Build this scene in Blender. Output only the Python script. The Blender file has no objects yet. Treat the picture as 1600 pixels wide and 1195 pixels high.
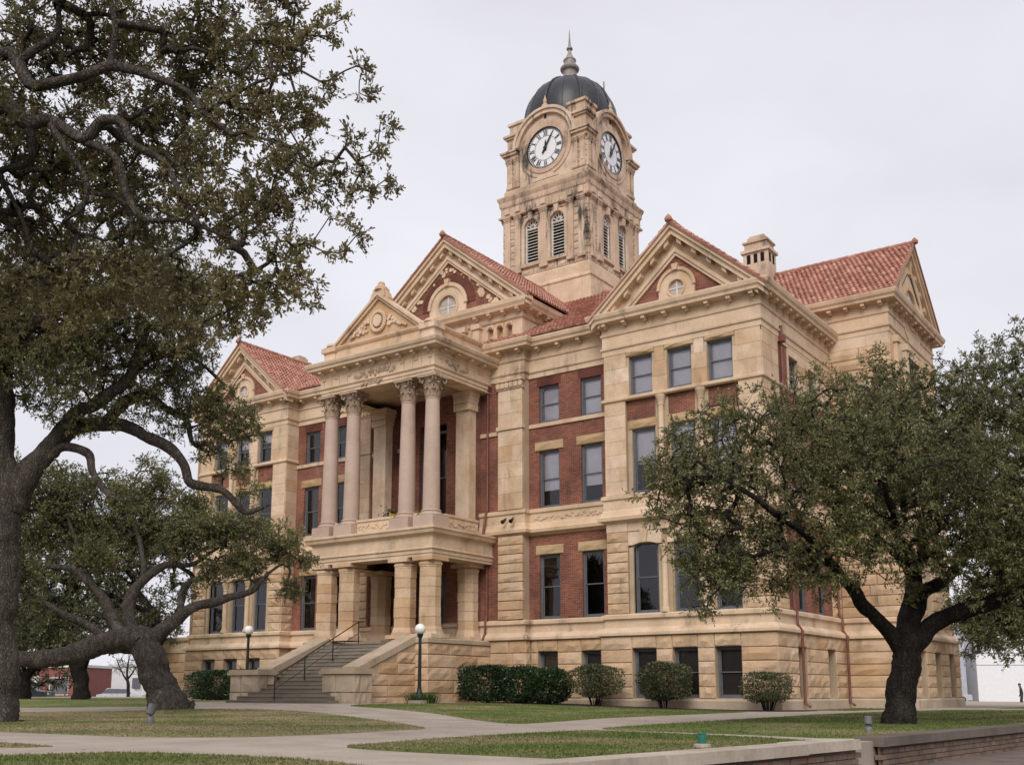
import bpy, math, random
import numpy as np

# ------------------------------------------------------------------ camera, world, sun, exposure
scene = bpy.context.scene
cam_data = bpy.data.cameras.new("camera")
cam = bpy.data.objects.new("camera", cam_data)
scene.collection.objects.link(cam)
cam.location = (15.071, -38.353, 0.70)
cam.rotation_euler = (math.radians(90 + 10.18), 0, math.radians(35.36))
cam_data.sensor_width = 36.0
cam_data.lens = 36.92
cam_data.shift_y = 0.1174
cam_data.clip_end = 2000
scene.camera = cam

SUN_EL, SUN_AZ = 40.0, 27.0          # azimuth: degrees from -Y towards +X
world = bpy.data.worlds.new("World"); scene.world = world; world.use_nodes = True
wn = world.node_tree.nodes; wl = world.node_tree.links
for n_ in list(wn): wn.remove(n_)
w_out = wn.new("ShaderNodeOutputWorld"); w_bg = wn.new("ShaderNodeBackground")
w_sky = wn.new("ShaderNodeTexSky"); w_sky.sky_type = 'NISHITA'; w_sky.sun_disc = False
w_sky.sun_elevation = math.radians(SUN_EL); w_sky.sun_rotation = math.radians(180 - SUN_AZ)
w_sky.dust_density = 4.0
w_scale = wn.new("ShaderNodeMixRGB"); w_scale.blend_type = 'MULTIPLY'; w_scale.inputs[0].default_value = 1
w_scale.inputs[2].default_value = (0.07, 0.07, 0.07, 1)
wl.new(w_sky.outputs[0], w_scale.inputs[1])
w_tc = wn.new("ShaderNodeTexCoord"); w_noise = wn.new("ShaderNodeTexNoise")
w_noise.inputs['Scale'].default_value = 2.6; w_noise.inputs['Detail'].default_value = 5; w_noise.inputs['Roughness'].default_value = .5
w_map = wn.new("ShaderNodeMapping"); w_map.inputs['Scale'].default_value = (1, 1, 2.2)
wl.new(w_tc.outputs['Generated'], w_map.inputs[0]); wl.new(w_map.outputs[0], w_noise.inputs['Vector'])
w_ramp = wn.new("ShaderNodeValToRGB")
w_ramp.color_ramp.elements[0].position = .3; w_ramp.color_ramp.elements[0].color = (.515, .507, .556, 1)
w_ramp.color_ramp.elements[1].position = .75; w_ramp.color_ramp.elements[1].color = (.63, .625, .665, 1)
wl.new(w_noise.outputs['Fac'], w_ramp.inputs[0])
w_mix = wn.new("ShaderNodeMixRGB"); w_mix.inputs[0].default_value = .93     # thick cloud cover over the clear sky
wl.new(w_scale.outputs[0], w_mix.inputs[1]); wl.new(w_ramp.outputs[0], w_mix.inputs[2])
wl.new(w_mix.outputs[0], w_bg.inputs[0]); w_bg.inputs[1].default_value = 1.0
wl.new(w_bg.outputs[0], w_out.inputs[0])

sun_data = bpy.data.lights.new("sun", 'SUN'); sun = bpy.data.objects.new("sun", sun_data)
scene.collection.objects.link(sun)
sun_data.energy = 1.5; sun_data.angle = math.radians(35); sun_data.color = (1.0, .96, .9)
sun.rotation_euler = (math.radians(90 - SUN_EL), 0, math.radians(SUN_AZ))
sun.location = (10, -40, 60)

vs = scene.view_settings
vs.view_transform = 'Standard'; vs.look = 'None'; vs.gamma = 1; vs.exposure = 0.6; vs.use_curve_mapping = False

# ------------------------------------------------------------------ helpers
COL = scene.collection
rnd = random.Random(7)
CX = -17.18                      # the building's axis of symmetry
def S(a, b, x):
    t = min(max((x - a) / (b - a), 0), 1); return t * t * (3 - 2 * t)
def zg(x, y): return .25 * S(0, 14, -x) * S(-22, -9, y)      # height of the lawn

def tag(o, label=None, cat=None, group=None, kind=None):
    if label: o['label'] = label
    if cat: o['category'] = cat
    if group: o['group'] = group
    if kind: o['kind'] = kind
    return o
def empty(name, loc=(0, 0, 0), parent=None):
    o = bpy.data.objects.new(name, None); o.empty_display_size = .3
    COL.objects.link(o); o.location = loc
    if parent: o.parent = parent
    return o
def link(name, me, parent=None, loc=(0, 0, 0), rz=0):
    o = bpy.data.objects.new(name, me); COL.objects.link(o); o.location = loc; o.rotation_euler = (0, 0, rz)
    if parent: o.parent = parent
    return o

class MB:
    def __init__(s): s.v = []; s.f = []
    def add(s, vs_, fs):
        b = len(s.v); s.v += [tuple(p) for p in vs_]; s.f += [tuple(b + i for i in f) for f in fs]
    def hexa(s, p):              # 8 points: 0-3 one face, 4-7 the opposite, same order
        s.add(p, [(0, 3, 2, 1), (4, 5, 6, 7), (0, 1, 5, 4), (1, 2, 6, 5), (2, 3, 7, 6), (3, 0, 4, 7)])
    def box(s, x0, x1, y0, y1, z0, z1):
        s.hexa([(x0, y0, z0), (x1, y0, z0), (x1, y1, z0), (x0, y1, z0), (x0, y0, z1), (x1, y0, z1), (x1, y1, z1), (x0, y1, z1)])
    def fbox(s, P, u0, u1, n0, n1, z0, z1):
        s.hexa([P(u0, n0, z0), P(u1, n0, z0), P(u1, n1, z0), P(u0, n1, z0), P(u0, n0, z1), P(u1, n0, z1), P(u1, n1, z1), P(u0, n1, z1)])
    def prism(s, P, poly, n0, n1):   # poly of (u,z)
        k = len(poly)
        s.add([P(u, n0, z) for u, z in poly] + [P(u, n1, z) for u, z in poly],
              [tuple(range(k)), tuple(range(2 * k - 1, k - 1, -1))] + [(i, (i + 1) % k, k + (i + 1) % k, k + i) for i in range(k)])
    def ring(s, P, uc, zc, r0, r1, n0, n1, a0=0, a1=2 * math.pi, seg=32):
        full = abs(a1 - a0 - 2 * math.pi) < 1e-6; k = seg if full else seg + 1
        vs_ = []
        for i in range(k):
            a = a0 + (a1 - a0) * i / seg; c, d = math.cos(a), math.sin(a)
            vs_ += [P(uc + r0 * c, n0, zc + r0 * d), P(uc + r1 * c, n0, zc + r1 * d), P(uc + r1 * c, n1, zc + r1 * d), P(uc + r0 * c, n1, zc + r0 * d)]
        fs = []
        for i in range(seg):
            a, b = 4 * i, 4 * ((i + 1) % k)
            fs += [(a + q, a + (q + 1) % 4, b + (q + 1) % 4, b + q) for q in range(4)]
        if not full: fs += [(0, 1, 2, 3), (4 * seg, 4 * seg + 3, 4 * seg + 2, 4 * seg + 1)]
        s.add(vs_, fs)
    def disc(s, P, uc, zc, r, n, seg=32):
        s.add([P(uc + r * math.cos(2 * math.pi * i / seg), n, zc + r * math.sin(2 * math.pi * i / seg)) for i in range(seg)], [tuple(range(seg))])
    def lathe(s, cx, cy, prof, seg=20, cap=True, rot=0, sq=1.0):
        k = len(prof); vs_ = []
        for r, z in prof:
            for i in range(seg):
                a = 2 * math.pi * (i + rot) / seg; vs_.append((cx + r * math.cos(a), cy + r * math.sin(a), z))
        fs = [(j * seg + i, j * seg + (i + 1) % seg, (j + 1) * seg + (i + 1) % seg, (j + 1) * seg + i) for j in range(k - 1) for i in range(seg)]
        if cap: fs += [tuple(range(seg))[::-1], tuple((k - 1) * seg + i for i in range(seg))]
        s.add(vs_, fs)
    def sweep(s, poly, prof, closed=False):   # outward is to the right of the direction of travel
        n = len(poly); k = len(prof); vs_ = []
        def nrm(a, b):
            dx, dy = b[0] - a[0], b[1] - a[1]; l = math.hypot(dx, dy); return (dy / l, -dx / l)
        for i in range(n):
            if closed or 0 < i < n - 1:
                n1 = nrm(poly[i - 1], poly[i]); n2 = nrm(poly[i], poly[(i + 1) % n])
                d = 1 + n1[0] * n2[0] + n1[1] * n2[1]; m = ((n1[0] + n2[0]) / d, (n1[1] + n2[1]) / d)
            elif i == 0: m = nrm(poly[0], poly[1])
            else: m = nrm(poly[-2], poly[-1])
            for o, z in prof: vs_.append((poly[i][0] + m[0] * o, poly[i][1] + m[1] * o, z))
        fs = []
        for i in range(n if closed else n - 1):
            a, b = i * k, ((i + 1) % n) * k
            fs += [(a + q, b + q, b + q + 1, a + q + 1) for q in range(k - 1)]
        if not closed: fs += [tuple(range(k)), tuple((n - 1) * k + q for q in range(k))[::-1]]
        s.add(vs_, fs)
    def tube(s, pts, seg=8, cap=True):        # pts of (x,y,z,r)
        n = len(pts); vs_ = []
        P_ = np.array([p[:3] for p in pts], float)
        prev = None
        for i in range(n):
            d = P_[min(i + 1, n - 1)] - P_[max(i - 1, 0)]; d = d / (np.linalg.norm(d) + 1e-9)
            if prev is None:
                a = np.cross(d, (0, 0, 1.) if abs(d[2]) < .9 else (1., 0, 0))
            else: a = prev - d * (prev @ d)
            a = a / (np.linalg.norm(a) + 1e-9); prev = a; b = np.cross(d, a)
            for j in range(seg):
                t = 2 * math.pi * j / seg; vs_.append(tuple(P_[i] + pts[i][3] * (a * math.cos(t) + b * math.sin(t))))
        fs = [(i * seg + j, i * seg + (j + 1) % seg, (i + 1) * seg + (j + 1) % seg, (i + 1) * seg + j) for i in range(n - 1) for j in range(seg)]
        if cap: fs += [tuple(range(seg))[::-1], tuple((n - 1) * seg + j for j in range(seg))]
        s.add(vs_, fs)
    def mesh(s, name, mat, smooth=False):
        me = bpy.data.meshes.new(name); me.from_pydata(s.v, [], s.f)
        if mat: me.materials.append(mat)
        if smooth: me.polygons.foreach_set('use_smooth', [True] * len(me.polygons))
        me.update(); return me
    def build(s, name, mat, parent=None, smooth=False, kind=None):
        o = link(name, s.mesh(name, mat, smooth), parent)
        if kind: o['kind'] = kind
        return o
def autosmooth(o, deg=35):
    me = o.data
    me.polygons.foreach_set('use_smooth', [True] * len(me.polygons))
    me.set_sharp_from_angle(angle=math.radians(deg))

# ------------------------------------------------------------------ materials
def nt(name):
    m = bpy.data.materials.new(name); m.use_nodes = True
    t = m.node_tree; b = t.nodes['Principled BSDF']; return m, t, b
def N(t, kind, **kw):
    n = t.nodes.new(kind)
    for k, v in kw.items():
        if k in n.inputs: n.inputs[k].default_value = v
        else: setattr(n, k, v)
    return n
def ramp(t, stops):
    r = t.nodes.new("ShaderNodeValToRGB"); e = r.color_ramp.elements
    while len(e) < len(stops): e.new(.5)
    for i, (p, c) in enumerate(stops): e[i].position = p; e[i].color = (*c, 1) if len(c) == 3 else c
    return r
def mixc(t, kind, fac, a, b):
    n = t.nodes.new("ShaderNodeMixRGB"); n.blend_type = kind
    for i, v in ((0, fac), (1, a), (2, b)):
        if hasattr(v, 'node'): t.links.new(v, n.inputs[i])
        elif isinstance(v, (int, float)): n.inputs[i].default_value = v if i == 0 else (v, v, v, 1)
        else: n.inputs[i].default_value = (*v, 1)
    return n.outputs[0]
def island(t):
    g = N(t, "ShaderNodeNewGeometry"); o = N(t, "ShaderNodeObjectInfo")
    a = N(t, "ShaderNodeMath", operation='ADD'); f = N(t, "ShaderNodeMath", operation='FRACT')
    t.links.new(g.outputs['Random Per Island'], a.inputs[0]); t.links.new(o.outputs['Random'], a.inputs[1]); t.links.new(a.outputs[0], f.inputs[0])
    return f.outputs[0], g.outputs['Position']
def noise(t, pos, scale, detail=5, rough=.55, stretch=None):
    n = N(t, "ShaderNodeTexNoise"); n.inputs['Scale'].default_value = scale; n.inputs['Detail'].default_value = detail; n.inputs['Roughness'].default_value = rough
    if stretch:
        m = N(t, "ShaderNodeMapping"); m.inputs['Scale'].default_value = stretch; t.links.new(pos, m.inputs[0]); pos = m.outputs[0]
    t.links.new(pos, n.inputs['Vector']); return n.outputs['Fac']
def bump(t, b, h, strength=.3, dist=.02):
    bp = N(t, "ShaderNodeBump"); bp.inputs['Strength'].default_value = strength; bp.inputs['Distance'].default_value = dist
    t.links.new(h, bp.inputs['Height']); t.links.new(bp.outputs[0], b.inputs['Normal'])

def stone(name, cols, dark=.72, streak=0.0, rough=.88, bmp=.35, grime=(.07, .06, .05), heavy=False, ochre=0.0):
    m, t, b = nt(name)
    isl, pos = island(t)
    k = len(cols)
    base = ramp(t, [(i / (k - 1), c) for i, c in enumerate(cols)]); t.links.new(isl, base.inputs[0])
    big = ramp(t, [(.3, (dark, dark * .97, dark * .92)), (.62, (1.05, 1.04, 1.03))]); t.links.new(noise(t, pos, .9, 6), big.inputs[0])
    c = mixc(t, 'MULTIPLY', .8, base.outputs[0], big.outputs[0])
    fine = ramp(t, [(.25, (.86, .84, .82)), (.7, (1.08, 1.08, 1.08))]); t.links.new(noise(t, pos, 14, 4), fine.inputs[0])
    c = mixc(t, 'MULTIPLY', .7, c, fine.outputs[0])
    if ochre > 0:
        oc = ramp(t, [(.52, (0, 0, 0)), (.66, (1, 1, 1))]); t.links.new(noise(t, pos, 1.1, 5, .6, (1, 1, .7)), oc.inputs[0])
        c = mixc(t, 'MIX', mixc(t, 'MULTIPLY', 1.0, oc.outputs[0], (ochre,) * 3), c, (.47, .285, .13))
    if streak > 0:
        st = ramp(t, [(.5 if heavy else .52, (0, 0, 0)), (.62 if heavy else .72, (1, 1, 1))]); t.links.new(noise(t, pos, 1.6, 6, .65, (1.0, 1.0, .22)), st.inputs[0])
        bl = ramp(t, [(.36 if heavy else .45, (0, 0, 0)), (.6 if heavy else .65, (1, 1, 1))]); t.links.new(noise(t, pos, .5, 3), bl.inputs[0])
        f = mixc(t, 'MULTIPLY', 1.0, st.outputs[0], bl.outputs[0]); f = mixc(t, 'MULTIPLY', 1.0, f, (streak,) * 3)
        c = mixc(t, 'MIX', f, c, grime)
    t.links.new(c, b.inputs['Base Color']); b.inputs['Roughness'].default_value = rough; b.inputs['Specular IOR Level'].default_value = .2
    bump(t, b, noise(t, pos, 9, 8, .7), bmp, .03)
    return m
M = {}
CREAM = [(0.654, 0.490, 0.350), (0.689, 0.540, 0.410), (0.604, 0.435, 0.290), (0.674, 0.515, 0.375), (0.554, 0.370, 0.220), (0.664, 0.505, 0.365), (0.704, 0.565, 0.440)]
M['ashlar'] = stone('ashlar_limestone', CREAM, dark=.72, streak=.75, ochre=.5)
M['trim'] = stone('carved_limestone', [(0.634, 0.475, 0.335), (0.674, 0.520, 0.380)], dark=.74, streak=.85, ochre=.25)
M['rock'] = stone('rock_faced_limestone', [(0.604, 0.435, 0.290), (0.644, 0.480, 0.340), (0.524, 0.345, 0.205), (0.624, 0.460, 0.315), (0.564, 0.395, 0.250)], dark=.7, streak=.7, bmp=.8, ochre=.35)
M['tower'] = stone('tower_limestone', [(0.594, 0.455, 0.345), (0.644, 0.510, 0.395), (0.544, 0.405, 0.295), (0.614, 0.470, 0.360)], dark=.72, streak=1.0, bmp=.6, heavy=True, ochre=.15)
M['lintel'] = stone('ochre_lintel_stone', [(.45, .305, .165), (.51, .37, .225)], streak=.2, bmp=.7)
M['granite'] = stone('pink_granite', [(.46, .345, .285), (.49, .375, .31)], dark=.85, rough=.6, bmp=.1)
M['capital'] = stone('weathered_capital', [(.37, .275, .2), (.42, .315, .23)], streak=1.0, bmp=.5)
M['stair'] = stone('stair_stone', [(.22, .19, .155), (.28, .245, .2), (.24, .21, .17)], streak=.7)
M['coping'] = stone('pale_coping_stone', [(.5, .41, .315), (.46, .37, .275)], streak=.6)
M['mortar'] = stone('mortar_backing', [(.47, .365, .255), (.49, .38, .27)], streak=0)
M['concrete'] = stone('walk_concrete', [(.37, .315, .27), (.39, .335, .285)], dark=.72, streak=.35, grime=(.2, .16, .13), bmp=.15)
M['wallcap'] = stone('wall_coping_concrete', [(.42, .36, .3), (.46, .4, .33)], dark=.7, streak=.6)
M['wallcap_dark'] = stone('dark_wall_coping', [(.13, .11, .095), (.17, .14, .12)], dark=.6, streak=.6)
M['oldbrick'] = stone('weathered_wall_brick', [(.17, .12, .095), (.22, .16, .125), (.13, .1, .085), (.2, .13, .1)], streak=.6)

def brick(name, c1, c2, mortar, whiten=.5):
    m, t, b = nt(name)
    g = N(t, "ShaderNodeNewGeometry"); sx = N(t, "ShaderNodeSeparateXYZ"); t.links.new(g.outputs['Position'], sx.inputs[0])
    ad = N(t, "ShaderNodeMath", operation='ADD'); t.links.new(sx.outputs[0], ad.inputs[0]); t.links.new(sx.outputs[1], ad.inputs[1])
    cb = N(t, "ShaderNodeCombineXYZ"); t.links.new(ad.outputs[0], cb.inputs[0]); t.links.new(sx.outputs[2], cb.inputs[1])
    br = N(t, "ShaderNodeTexBrick"); t.links.new(cb.outputs[0], br.inputs['Vector'])
    br.inputs['Scale'].default_value = 1; br.inputs['Brick Width'].default_value = .22; br.inputs['Row Height'].default_value = .078
    br.inputs['Mortar Size'].default_value = .007; br.inputs['Mortar Smooth'].default_value = .3; br.inputs['Bias'].default_value = 0
    br.inputs['Color1'].default_value = (*c1, 1); br.inputs['Color2'].default_value = (*c2, 1); br.inputs['Mortar'].default_value = (*mortar, 1)
    pos = g.outputs['Position']
    big = ramp(t, [(.32, (.55, .53, .55)), (.64, (1.15, 1.1, 1.05))]); t.links.new(noise(t, pos, .8, 6), big.inputs[0])
    c = mixc(t, 'MULTIPLY', .85, br.outputs['Color'], big.outputs[0])
    wf = ramp(t, [(.6, (0, 0, 0)), (.72, (1, 1, 1))]); t.links.new(noise(t, pos, 1.3, 8, .7), wf.inputs[0])
    f = mixc(t, 'MULTIPLY', 1, wf.outputs[0], (whiten,) * 3)
    c = mixc(t, 'MIX', f, c, (.38, .3, .26))
    t.links.new(c, b.inputs['Base Color']); b.inputs['Roughness'].default_value = .9; b.inputs['Specular IOR Level'].default_value = .15
    inv = N(t, "ShaderNodeMath", operation='SUBTRACT'); inv.inputs[0].default_value = 1; t.links.new(br.outputs['Fac'], inv.inputs[1])
    bump(t, b, inv.outputs[0], .5, .012)
    return m
M['brick'] = brick('red_brick', (.285, .103, .066), (.165, .062, .044), (.35, .25, .2))
M['brick_dark'] = brick('dark_arch_brick', (.17, .05, .036), (.13, .045, .034), (.2, .12, .1), .1)

def plain(name, col, rough=.5, metal=0.0, var=.15, bmp=0.0, spec=.4):
    m, t, b = nt(name)
    isl, pos = island(t)
    r = ramp(t, [(.3, tuple(c * (1 - var) for c in col)), (.7, tuple(min(1, c * (1 + var)) for c in col))]); t.links.new(noise(t, pos, 3.5, 5), r.inputs[0])
    t.links.new(r.outputs[0], b.inputs['Base Color']); b.inputs['Roughness'].default_value = rough; b.inputs['Metallic'].default_value = metal
    b.inputs['Specular IOR Level'].default_value = spec
    if bmp: bump(t, b, noise(t, pos, 12, 6), bmp, .02)
    return m
M['frame'] = plain('blue_grey_window_paint', (.115, .12, .135), .45)
M['blind'] = plain('roller_blind', (.82, .79, .84), .8, var=.05)
M['oculus'] = plain('dull_oculus_board', (.42, .37, .33), .8, var=.2)
M['blind_dark'] = plain('brown_screen_blind', (.10, .088, .078), .8, var=.1)
M['void'] = plain('painted_inside_dark', (.018, .017, .018), .9, spec=.05)  # near-black colour standing in for unlit depth
M['white_paint'] = plain('white_louver_paint', (.62, .58, .53), .6)
M['dome'] = plain('dark_lead_dome', (.018, .018, .021), .42, var=.4, bmp=.15, spec=.5)
M['finial'] = plain('grey_finial_metal', (.26, .23, .21), .55, var=.3)
M['clock_white'] = plain('clock_dial', (.74, .73, .75), .4, var=.03)
M['black'] = plain('black_iron', (.012, .012, .013), .4)
M['copper'] = plain('red_downspout_paint', (.155, .05, .035), .5, var=.35)
M['lamp_green'] = plain('dark_green_lamp_paint', (.012, .02, .018), .4)
M['globe'] = plain('white_lamp_globe', (.78, .76, .72), .3, var=.03)
M['spot_grey'] = plain('grey_spotlight_housing', (.13, .13, .14), .5)
M['spot_green'] = plain('green_light_housing', (.02, .14, .11), .45)
M['yellow'] = plain('yellow_bench_paint', (.5, .36, .06), .5)
M['white_wall'] = plain('white_stucco', (.82, .81, .83), .85, var=.04)
M['siding'] = plain('grey_siding', (.42, .44, .49), .8, var=.1)
M['redshop'] = plain('red_shop_front', (.24, .085, .07), .8, var=.15)
M['pale_wall'] = plain('pale_far_wall', (.62, .61, .62), .85, var=.08)
M['rubber'] = plain('tyre_rubber', (.015, .015, .016), .8)
M['carpaint_dark'] = plain('dark_car_paint', (.02, .021, .025), .25, spec=.6)
M['carpaint_pale'] = plain('silver_car_paint', (.5, .51, .55), .3, spec=.6)
M['cloth_dark'] = plain('dark_jacket', (.05, .05, .058), .9)
M['cloth_pants'] = plain('dark_trousers', (.035, .035, .04), .9)
M['skin'] = plain('skin', (.4, .22, .16), .6)
M['wood'] = plain('utility_pole_wood', (.06, .045, .035), .9, bmp=.4)
M['mulch'] = plain('mulch', (.055, .035, .026), .95, var=.5, bmp=.8)
def glass():
    m, t, b = nt('window_glass'); t.nodes.remove(b)
    o = t.nodes['Material Output']
    tr = N(t, "ShaderNodeBsdfTransparent"); tr.inputs[0].default_value = (.94, .945, .95, 1)
    gl = N(t, "ShaderNodeBsdfGlossy"); gl.inputs['Roughness'].default_value = .02; gl.inputs[0].default_value = (.95, .96, 1, 1)
    fr = N(t, "ShaderNodeFresnel"); fr.inputs[0].default_value = 1.65
    g = N(t, "ShaderNodeNewGeometry"); bp = N(t, "ShaderNodeBump"); bp.inputs['Strength'].default_value = .015; bp.inputs['Distance'].default_value = .05
    t.links.new(noise(t, g.outputs['Position'], 1.2, 2), bp.inputs['Height']); t.links.new(bp.outputs[0], gl.inputs['Normal']); t.links.new(bp.outputs[0], fr.inputs['Normal'])
    mx = N(t, "ShaderNodeMixShader"); t.links.new(fr.outputs[0], mx.inputs[0]); t.links.new(tr.outputs[0], mx.inputs[1]); t.links.new(gl.outputs[0], mx.inputs[2])
    t.links.new(mx.outputs[0], o.inputs[0]); return m
M['glass'] = glass()
def tile_mat():
    m, t, b = nt('terracotta_tile'); isl, pos = island(t)
    r = ramp(t, [(0, (.28, .115, .08)), (.35, (.43, .215, .16)), (.7, (.35, .155, .11)), (1, (.52, .31, .24))]); t.links.new(isl, r.inputs[0])
    big = ramp(t, [(.3, (.75, .72, .7)), (.65, (1.1, 1.1, 1.1))]); t.links.new(noise(t, pos, 1.1, 5), big.inputs[0])
    t.links.new(mixc(t, 'MULTIPLY', .8, r.outputs[0], big.outputs[0]), b.inputs['Base Color']); b.inputs['Roughness'].default_value = .7; b.inputs['Specular IOR Level'].default_value = .25
    return m
M['tile'] = tile_mat()
def leaf_mat(name, cols, trans=.22, rough=.42):
    m, t, b = nt(name); o = t.nodes['Material Output']
    isl, pos = island(t); k = len(cols)
    r = ramp(t, [(i / (k - 1), c) for i, c in enumerate(cols)]); t.links.new(isl, r.inputs[0])
    big = ramp(t, [(.32, (.62, .62, .6)), (.66, (1.25, 1.22, 1.1))]); t.links.new(noise(t, pos, .7, 3), big.inputs[0])
    c = mixc(t, 'MULTIPLY', 1, r.outputs[0], big.outputs[0])
    t.links.new(c, b.inputs['Base Color']); b.inputs['Roughness'].default_value = rough; b.inputs['Specular IOR Level'].default_value = .45
    tl = N(t, "ShaderNodeBsdfTranslucent"); t.links.new(c, tl.inputs[0])
    mx = N(t, "ShaderNodeMixShader"); mx.inputs[0].default_value = trans
    t.links.new(b.outputs[0], mx.inputs[1]); t.links.new(tl.outputs[0], mx.inputs[2]); t.links.new(mx.outputs[0], o.inputs[0]); return m
M['oak_leaf'] = leaf_mat('live_oak_leaf', [(0.103, 0.119, 0.044), (0.164, 0.175, 0.073), (0.130, 0.141, 0.061), (0.226, 0.222, 0.108), (0.233, 0.188, 0.098), (0.116, 0.132, 0.051)], .3)
M['oak_leaf_brown'] = leaf_mat('olive_oak_leaf', [(0.146, 0.132, 0.060), (0.227, 0.198, 0.098), (0.176, 0.163, 0.079), (0.271, 0.227, 0.122), (0.168, 0.154, 0.072)], .45)
M['far_leaf'] = leaf_mat('far_oak_leaf', [(.09, .10, .05), (.13, .135, .07), (.105, .115, .06)], .3)
M['hedge_leaf'] = leaf_mat('clipped_hedge_leaf', [(.018, .04, .018), (.035, .062, .024), (.026, .05, .022), (.05, .085, .03)], .15, .35)
M['shrub_leaf'] = leaf_mat('shrub_leaf', [(.055, .075, .034), (.085, .1, .045), (.11, .105, .055), (.065, .085, .036)], .2)
M['lily_leaf'] = leaf_mat('lily_leaf', [(.05, .10, .025), (.08, .14, .035)], .25)
def bark(name, c0, c1):
    m, t, b = nt(name); g = N(t, "ShaderNodeNewGeometry"); pos = g.outputs['Position']
    n1 = noise(t, pos, 8, 9, .72, (1, 1, .4)); big = noise(t, pos, 1.6, 5)
    vo = N(t, "ShaderNodeTexVoronoi", feature='DISTANCE_TO_EDGE'); vo.inputs['Scale'].default_value = 22
    wv = N(t, "ShaderNodeMixRGB"); wv.inputs[0].default_value = .3; mp = N(t, "ShaderNodeMapping"); mp.inputs['Scale'].default_value = (1, 1, .16)
    t.links.new(pos, mp.inputs[0]); t.links.new(mp.outputs[0], wv.inputs[1]); nc = N(t, "ShaderNodeTexNoise"); nc.inputs['Scale'].default_value = 3; t.links.new(pos, nc.inputs['Vector']); t.links.new(nc.outputs['Color'], wv.inputs[2]); t.links.new(wv.outputs[0], vo.inputs['Vector'])
    cr = ramp(t, [(.0, (.4, .4, .4)), (.22, (1, 1, 1))]); t.links.new(vo.outputs['Distance'], cr.inputs[0])
    r = ramp(t, [(.3, c0), (.7, c1)]); t.links.new(n1, r.inputs[0])
    lf = ramp(t, [(.58, (0, 0, 0)), (.72, (.45, .45, .45))]); t.links.new(big, lf.inputs[0])
    c = mixc(t, 'MULTIPLY', .85, r.outputs[0], cr.outputs[0]); c = mixc(t, 'MIX', lf.outputs[0], c, (c1[0] * 1.5, c1[1] * 1.55, c1[2] * 1.4))
    t.links.new(c, b.inputs['Base Color']); b.inputs['Roughness'].default_value = .95; b.inputs['Specular IOR Level'].default_value = .1
    h = mixc(t, 'MULTIPLY', 1, cr.outputs[0], n1); bump(t, b, h, 1.0, .07); return m
M['bark'] = bark('oak_bark', (.04, .033, .029), (.165, .14, .12))
M['bark_dark'] = bark('dark_oak_bark', (.014, .012, .011), (.06, .05, .043))
def grass_mat(name, dry):
    m, t, b = nt(name); isl, pos = island(t)
    f1 = ramp(t, [(.42 - dry * .25, (0, 0, 0)), (.68 - dry * .25, (1, 1, 1))]); t.links.new(noise(t, pos, .33, 6, .6), f1.inputs[0])
    gr = ramp(t, [(.3, (.08, .112, .028)), (.7, (.135, .172, .05))]); t.links.new(noise(t, pos, 5, 6), gr.inputs[0])
    br = ramp(t, [(.3, (.21, .165, .09)), (.7, (.35, .285, .17))]); t.links.new(noise(t, pos, 6, 6), br.inputs[0])
    c = mixc(t, 'MIX', f1.outputs[0], gr.outputs[0], br.outputs[0])
    v = ramp(t, [(0, (.75, .75, .75)), (1, (1.2, 1.2, 1.2))]); t.links.new(isl, v.inputs[0])
    t.links.new(mixc(t, 'MULTIPLY', .8, c, v.outputs[0]), b.inputs['Base Color']); b.inputs['Roughness'].default_value = .9; b.inputs['Specular IOR Level'].default_value = .1
    bump(t, b, noise(t, pos, 30, 4), .8, .03); return m
M['grass'] = grass_mat('lawn_grass', -.12)
M['grass_dry'] = grass_mat('dry_lawn_grass', .36)
M['grass_mid'] = grass_mat('mixed_lawn_grass', 0.0)
def asphalt(name, a, b_):
    m, t, b = nt(name); g = N(t, "ShaderNodeNewGeometry"); pos = g.outputs['Position']
    r = ramp(t, [(.3, a), (.7, b_)]); t.links.new(noise(t, pos, 2.5, 8, .7), r.inputs[0]); t.links.new(r.outputs[0], b.inputs['Base Color'])
    b.inputs['Roughness'].default_value = .9; bump(t, b, noise(t, pos, 20, 5), .5, .03); return m
M['street'] = asphalt('leaf_strewn_street', (.07, .055, .045), (.2, .15, .12))

# ------------------------------------------------------------------ the courthouse
house = empty('courthouse', (CX, 0, 0))
tag(house, 'three storey limestone and red brick courthouse with clock tower and columned entrance portico', 'courthouse')
bpy.context.view_layer.update()
def H(o):                        # parent to the house without moving
    o.parent = house; o.matrix_parent_inverse = house.matrix_world.inverted(); return o
def FR(m, y): return lambda s, n, z: (CX + m * s, y - n, z)           # wall facing the front, s = distance from the axis
def SD(m, s0): return lambda u, n, z: (CX + m * (s0 + n), u, z)       # wall facing sideways, u = world Y
def part(mb, name, mat, smooth=False, kind=None):
    o = H(mb.build(name, mat, None, smooth)); 
    if kind: o['kind'] = kind
    return o
def sub(mb, name, mat, parent, smooth=False):
    o = mb.build(name, mat, None, smooth); o.parent = parent; o.matrix_parent_inverse = parent.matrix_world.inverted() if parent.type == 'EMPTY' else house.matrix_world.inverted() @ house.matrix_world
    return o

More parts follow.
